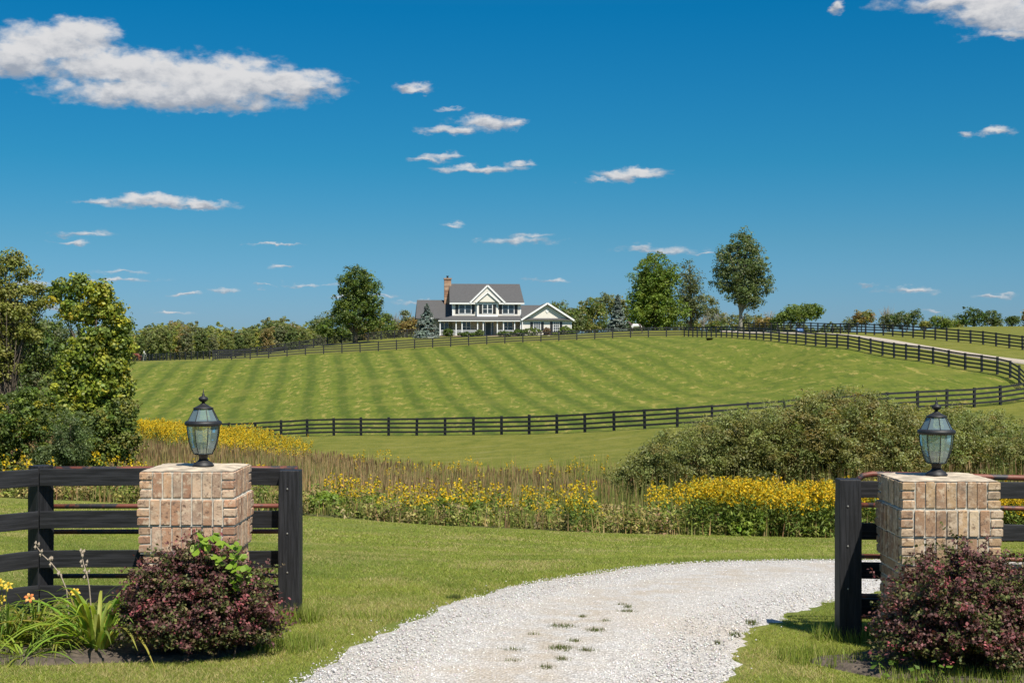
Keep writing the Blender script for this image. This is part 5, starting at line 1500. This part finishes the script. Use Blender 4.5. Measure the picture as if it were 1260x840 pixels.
def strap_leaf(mb, base, az, L, w, up, droop, col, n=8):
    base = np.array(base, float); d = np.array([math.cos(az), math.sin(az), 0]); s = np.array([-math.sin(az), math.cos(az), 0])
    V = []
    for i in range(n+1):
        t = i/n
        p = base+d*L*(t*math.cos(up)+.55*droop*t*t)+np.array([0, 0, 1])*L*(t*math.sin(up)-droop*t*t*t*.95)
        ww = w*(.75+.5*t)*(1-t**3)+.0008
        V += [tuple(p-s*ww/2+np.array([0, 0, .25*ww])), tuple(p), tuple(p+s*ww/2+np.array([0, 0, .25*ww]))]
    Fs = []
    for i in range(n):
        Fs += [(3*i, 3*i+1, 3*i+4, 3*i+3), (3*i+1, 3*i+2, 3*i+5, 3*i+4)]
    mb.add(V, Fs, col)
def near_plants():
    r = random.Random(12)
    def lily(px, py_, D, n, Lr, w, label, cols, flowers=(), upr=(.7, 1.45), drp=(.3, .8)):
        x = (px-CX)/F*D; z = h1(x, D)
        root = empty('daylily_clump', (x, D, z)); mb = MB()
        for i in range(n):
            a = r.uniform(0, 2*PI); rr = r.uniform(0, .09)
            strap_leaf(mb, (rr*math.cos(a), rr*math.sin(a)*.7, 0), a+r.uniform(-.5, .5), r.uniform(*Lr), w*r.uniform(.7, 1.15), r.uniform(*upr), r.uniform(*drp), tuple(c*r.uniform(.8, 1.2) for c in r.choice(cols)))
        mb.build('leaves', M['leaf'], root, smooth=True)
        for (fx, fy, kind) in flowers:
            X = (fx-CX)/F*D-x; Zf = CAMZ-(fy-HY)/F*D-z
            fl = MB(); c1, c2 = ((.75, .50, .05), (.80, .60, .10)) if kind == 'y' else ((.75, .25, .08), (.80, .45, .15))
            for k in range(6):
                a = k*PI/3+.3
                V = []
                for i in range(5):
                    t = i/4; rr = .008+.028*t; zz = .034*t-.022*t*t*t*1.6; ww = .017*math.sin(PI*(.12+.85*t))+.002
                    cxp = rr*math.cos(a); cyp = rr*math.sin(a)
                    V += [(cxp-ww/2*math.sin(a), cyp+ww/2*math.cos(a), zz), (cxp+ww/2*math.sin(a), cyp-ww/2*math.cos(a), zz)]
                fl.add(V, [(2*i, 2*i+1, 2*i+3, 2*i+2) for i in range(4)], c1 if k % 2 else c2)
            f = fl.build('flower', M['petal'], root, (X, r.uniform(-.08, .05), Zf), (R(55), R(r.uniform(-30, 30)), 0), smooth=True)
            p = (X, -.02, Zf)
            MB().tube([(X*.4, 0, 0), (X*.8, 0, Zf*.6), p], [.004, .003, .0025], 5, (.12, .17, .04)).build('flower_stalk', M['leaf'], root)
        tag(root, label, 'plant', 'daylilies in the left bed')
    LG = [(.22, .32, .04), (.27, .37, .05), (.18, .27, .035), (.32, .39, .07)]
    LGd = [(.15, .22, .03), (.18, .26, .038), (.22, .28, .045), (.30, .27, .09)]
    lily(122, 790, 9.22, 60, (.50, .80), .030, 'bright strap leaved daylily clump nearest the barberry', LG, (), (.75, 1.5), (.35, .85))
    lily(100, 780, 9.6, 60, (.35, .6), .014, 'thin leaved daylily clump behind the bright one with one yellow flower', LGd, [(96, 727, 'y')], (.5, 1.4), (.3, .8))
    lily(42, 790, 9.35, 110, (.32, .55), .013, 'dense daylily clump with an orange flower below the corner post', LGd, [(41, 733, 'o')], (.55, 1.5), (.3, .8))
    lily(6, 792, 9.25, 90, (.35, .58), .013, 'dense daylily clump with yellow flowers cut by the left frame edge', LGd, [(3, 716, 'y'), (9, 722, 'y'), (2, 738, 'y')], (.55, 1.5), (.3, .8))
    lily(-28, 790, 9.4, 60, (.35, .55), .014, 'daylily clump just outside the left frame edge', LGd, (), (.55, 1.5), (.3, .8))
    lily(75, 796, 9.15, 40, (.22, .4), .012, 'low daylily tuft at the front of the mulch bed', LGd, (), (.4, 1.3), (.3, .8))
    lily(30, 815, 8.95, 40, (.18, .32), .014, 'short green tuft on the lawn corner below the daylilies', LG, (), (.3, 1.2), (.3, .9))
    # dry flower stalks
    for pts, lab in [([(82, 725), (74, 706), (62, 691), (52, 682), (45, 672)], 'dry seed stalk leaning left across the fence post'), ([(110, 722), (107, 706), (103, 694), (100, 680)], 'upright dry seed stalk in front of the fence board')]:
        D = 9.5; w = [Vector(at(a, b, D)) for a, b in pts]; root = empty('dry_stalk', w[0])
        b0 = Vector((w[0].x+.03, D, h1(w[0].x, D))) 
        MB().tube([b0-w[0], w[0]-w[0]]+[p-w[0] for p in w[1:]], [.004]*2+[.004, .0035, .0035, .003][:len(w)-1], 6).build('stem', M['dead_stem'], root)
        for p in w[1:]:
            sd = MB()
            for k in range(4):
                c = p-w[0]+Vector((r.uniform(-.02, .02), r.uniform(-.02, .02), r.uniform(-.02, .03)))
                sd.tube([c-Vector((0, 0, .014)), c, c+Vector((.004, 0, .016))], [.003, .009, .002], 6)
            sd.build('seed_pods', M['dead_stem'], root)
        tag(root, lab, 'stalk')
    # vine on the left barberry
    x, y = (268-CX)/F*8.9, 8.98; gz = h1(x, y)
    root = empty('lime_vine', (x, y, gz)); mb = MB(); st = MB()
    rr = np.random.default_rng(4)
    pts = [(246, 676), (252, 668), (262, 664), (270, 668), (280, 674), (288, 682), (296, 692), (302, 700), (308, 694), (300, 712), (286, 700), (262, 684), (274, 690), (294, 722), (284, 716)]
    V0 = [Vector(at(a, b, 8.92))-Vector((x, y, gz)) for a, b in pts]
    for p in V0:
        for k in range(5):
            c = p+Vector((rr.normal()*.03, rr.normal()*.03, rr.normal()*.022)); s = rr.uniform(.035, .062)
            nrm = Vector((rr.normal()*.5, -.55+rr.normal()*.4, .75)).normalized(); t = nrm.cross(Vector((rr.normal(), rr.normal(), rr.normal()))).normalized(); b = nrm.cross(t)
            o = [c-t*s*.5, c-t*s*.2+b*s*.42, c+t*s*.2+b*s*.36, c+t*s*.6, c+t*s*.2-b*s*.36, c-t*s*.2-b*s*.42]
            mb.add(o, [(0, 1, 2, 3), (0, 3, 4, 5)], tuple(np.array([(.22, .34, .03), (.28, .40, .04), (.17, .28, .03)][rr.integers(0, 3)])*rr.uniform(.85, 1.15)))
    for a, b in zip(V0[:-1], V0[1:]): st.tube([a, (a+b)/2+Vector((0, .02, .01)), b], .002, 4)
    st.tube([V0[0], Vector((V0[0].x, .1, V0[0].z*.5)), Vector((V0[0].x+.02, .12, 0))], .003, 4)
    mb.build('leaves', M['leaf'], root); st.build('stem', M['stem'], root)
    tag(root, 'lime green vine climbing over the top of the left barberry', 'vine')
    # broad leaved weeds at the right bed
    for px, D, n, lab in [(1103, 8.72, 26, 'small broad leaved green weed below the right barberry'), (1092, 9.5, 16, 'small weed at the left foot of the right pillar'), (1150, 8.45, 14, 'tiny broad leaved weed at the front of the right bed')]:
        x = (px-CX)/F*D; z = h1(x, D); root = empty('weed', (x, D, z)); mb = MB(); st = MB()
        for k in range(n):
            c = Vector((rr.normal()*.06, rr.normal()*.05, abs(rr.normal())*.07+.03)); s = rr.uniform(.03, .06)
            nrm = Vector((rr.normal()*.4, -.4+rr.normal()*.3, .85)).normalized(); t = nrm.cross(Vector((rr.normal(), rr.normal(), rr.normal()))).normalized(); b = nrm.cross(t)
            mb.add([c-t*s*.5, c-t*s*.1+b*s*.35, c+t*s*.6, c-t*s*.1-b*s*.35], [(0, 1, 2, 3)], tuple(np.array((.13, .22, .03))*rr.uniform(.7, 1.2)))
            st.tube([Vector((0, 0, 0)), c], .0015, 3)
        mb.build('leaves', M['leaf'], root); st.build('stems', M['stem'], root); tag(root, lab, 'weed', 'weeds round the right bed')
near_plants()

# ------------------------------------------------------------------ sky, sun, camera
SUN_EL, SUN_AZ = R(56), None
lt = Vector((-.50, .86, 0)).normalized()
dirv = Vector((lt.x*math.cos(SUN_EL), lt.y*math.cos(SUN_EL), -math.sin(SUN_EL)))
sun = bpy.data.lights.new('sun', 'SUN'); sun.energy = 4.4; sun.angle = R(.53); sun.color = (1, .94, .83)
so = bpy.data.objects.new('sun', sun); COL.objects.link(so); so.rotation_euler = dirv.to_track_quat('-Z', 'Y').to_euler(); so.location = (20, -30, 60)

CLOUDS = [ # px, py, half width, half height
 (70,58,85,30),(20,75,60,28),(150,88,110,28),(265,100,125,34),(345,106,80,24),(215,118,160,24),(100,45,50,22),(385,106,30,10),
 (190,250,60,9),(245,253,42,6),(130,247,30,4),(180,245,30,8),
 (600,152,46,10),(560,160,48,7),(635,150,16,7),
 (780,215,48,9),(785,210,28,7),(735,222,20,4),
 (590,208,62,6),(640,204,20,4),(545,192,26,6),(530,196,24,4),
 (508,110,28,7),(555,135,16,3),
 (630,297,48,5),(655,292,26,4),(560,276,14,3),
 (810,308,50,5),(790,305,26,4),(865,311,18,2),
 (1228,163,26,6),(1190,165,8,4),
 (1220,12,60,24),(1160,5,60,12),(1250,24,50,26),(1200,0,110,12),(1031,10,12,9),(1245,42,50,8),
 (348,329,18,3),(95,287,34,4),(90,300,20,3),(275,358,20,3),(325,352,16,2),(230,363,22,2.5),(340,300,30,2),(150,335,30,3),
 (140,345,50,3),(40,350,30,3),(380,350,30,2.5),(520,372,36,2.5),(210,384,26,2),(680,345,30,2.5),
 (1120,357,34,4),(1065,350,12,3),(1150,383,16,2.5),(60,380,60,4),(1225,365,30,3),(450,365,40,2.5),
]
def world():
    w = bpy.data.worlds.new('World'); scene.world = w; w.use_nodes = True
    nt = w.node_tree; nt.nodes.clear(); n = N(nt)
    sky = n('ShaderNodeTexSky', sky_type='NISHITA'); sky.sun_disc = False
    sky.sun_elevation = SUN_EL
    sdir = -dirv
    sky.sun_rotation = math.atan2(sdir.x, sdir.y)
    sky.altitude = 200; sky.air_density = 1.0; sky.dust_density = .3; sky.ozone_density = 3.0
    d = n('ShaderNodeTexCoord').outputs['Generated']
    s = n('ShaderNodeSeparateXYZ', {0: n('ShaderNodeVectorMath', {0: d}, operation='NORMALIZE').outputs[0]})
    az = n.math('ARCTAN2', s.outputs[0], s.outputs[1])
    el = n.math('ARCSINE', s.outputs[2])
    # grade: deep azure overhead, paler near the skyline (by elevation angle, all round)
    e1 = n.ramp(el, R(-1), R(60), False)
    hs = n('ShaderNodeHueSaturation', {'Hue': .5, 'Saturation': 1.15, 'Value': 1.0, 'Color': sky.outputs[0]}).outputs[0]
    rp = n('ShaderNodeValToRGB', {0: e1}); cr = rp.color_ramp
    SKY_RAMP(cr)
    skc = n.mix(1.0, hs, rp.outputs[0], 'MULTIPLY')
    # clouds in azimuth / elevation
    vec = n('ShaderNodeCombineXYZ', {0: az, 1: el}).outputs[0]
    wn = n('ShaderNodeTexNoise', {'Vector': n.mapping(vec, scale=(1, 2.2, 1)), 'Scale': 60.0, 'Detail': 5.0, 'Roughness': .6})
    off = n('ShaderNodeVectorMath', {0: n('ShaderNodeVectorMath', {0: wn.outputs['Color'], 1: (.5, .5, .5)}, operation='SUBTRACT').outputs[0], 1: (.024, .012, 0)}, operation='MULTIPLY').outputs[0]
    vec2 = n('ShaderNodeVectorMath', {0: vec, 1: off}, operation='ADD').outputs[0]
    best = None; hsum = None
    for px, py, a, b in CLOUDS:
        A = math.atan((px-CX)/F); E = math.atan((HY-py)/math.hypot(F, px-CX))
        sa, sb = F/a, F/b
        v = n('ShaderNodeVectorMath', {0: vec2, 1: (sa, sb, 0), 2: (-A*sa, -E*sb, 0)}, operation='MULTIPLY_ADD').outputs[0]
        # flat base: squeeze the lower half
        sp = n('ShaderNodeSeparateXYZ', {0: v})
        yv = n.math('MAXIMUM', sp.outputs[1], n.math('MULTIPLY', sp.outputs[1], -1.35))
        L = n.math('SQRT', n.math('ADD', n.math('MULTIPLY', sp.outputs[0], sp.outputs[0]), n.math('MULTIPLY', yv, yv)))
        thin = 1.25 if b > 14 else (.95 if b > 8 else (.8 if b > 5 else .48))
        dd = n.math('MULTIPLY', n.math('SUBTRACT', 1.0, L), thin)
        # height within the cloud, weighted by presence
        if best is None: best = dd
        else: best = n.math('MAXIMUM', best, dd)
        wgt = n.math('MAXIMUM', dd, 0.0)
        hv = n.math('MULTIPLY', wgt, sp.outputs[1])
        if hsum is None: hsum, wsum = hv, wgt
        else: hsum = n.math('ADD', hsum, hv); wsum = n.math('ADD', wsum, wgt)
    nz = n.noise(n.mapping(vec, scale=(1, 1.7, 1)), 70.0, 7, .54, .15)
    dens = n.math('ADD', best, n.math('MULTIPLY', n.math('SUBTRACT', nz, .48), 1.5))
    alpha = n.ramp(dens, -.14, .70)
    alpha = n.math('MULTIPLY', alpha, .93)
    hrel = n.math('DIVIDE', hsum, n.math('ADD', wsum, .05))
    nz2 = n.noise(n.mapping(vec, scale=(1, 1.6, 1), loc=(.2, .01, 0)), 70.0, 7, .6, .2)
    lit = n.math('ADD', n.math('MULTIPLY', hrel, 1.15), n.math('MULTIPLY', n.math('SUBTRACT', nz2, .5), 1.7))
    lit = n.ramp(n.math('ADD', lit, n.math('MULTIPLY', alpha, .25)), -.45, .65)
    ccol = n.mix(lit, (2.5, 2.75, 3.2), (5.6, 5.5, 5.45))
    col = n.mix(alpha, skc, ccol)
    bg = n('ShaderNodeBackground', {'Color': col, 'Strength': .09})
    out = n('ShaderNodeOutputWorld'); nt.links.new(bg.outputs[0], out.inputs['Surface'])
    w.cycles.sampling_method = 'MANUAL'; w.cycles.sample_map_resolution = 512
def SKY_RAMP(cr):
    cr.elements[0].position = .036; cr.elements[0].color = (.24, .405, .68, 1)
    cr.elements[1].position = .62; cr.elements[1].color = (.90, .95, .90, 1)
    for p, c in ((.087, (.18, .415, .57)), (.139, (.085, .43, .56)), (.238, (.016, .44, .60)), (.36, (.28, .60, .72))):
        e = cr.elements.new(p); e.color = (*c, 1)
world()

cam = bpy.data.cameras.new('camera'); co = bpy.data.objects.new('camera', cam); COL.objects.link(co)
cam.sensor_width = 36; cam.lens = 36*F/1260; cam.shift_y = (HY-420)/1260
co.location = (0, 0, CAMZ); co.rotation_euler = (R(90), 0, 0)
cam.clip_start = .1; cam.clip_end = 12000
scene.camera = co
vs = scene.view_settings; vs.view_transform = 'Standard'; vs.look = 'None'; vs.exposure = .6; vs.gamma = 1; vs.use_curve_mapping = False
scene.cycles.max_bounces = 6; scene.cycles.transparent_max_bounces = 12; scene.cycles.diffuse_bounces = 2; scene.cycles.glossy_bounces = 3
scene.cycles.use_denoising = True
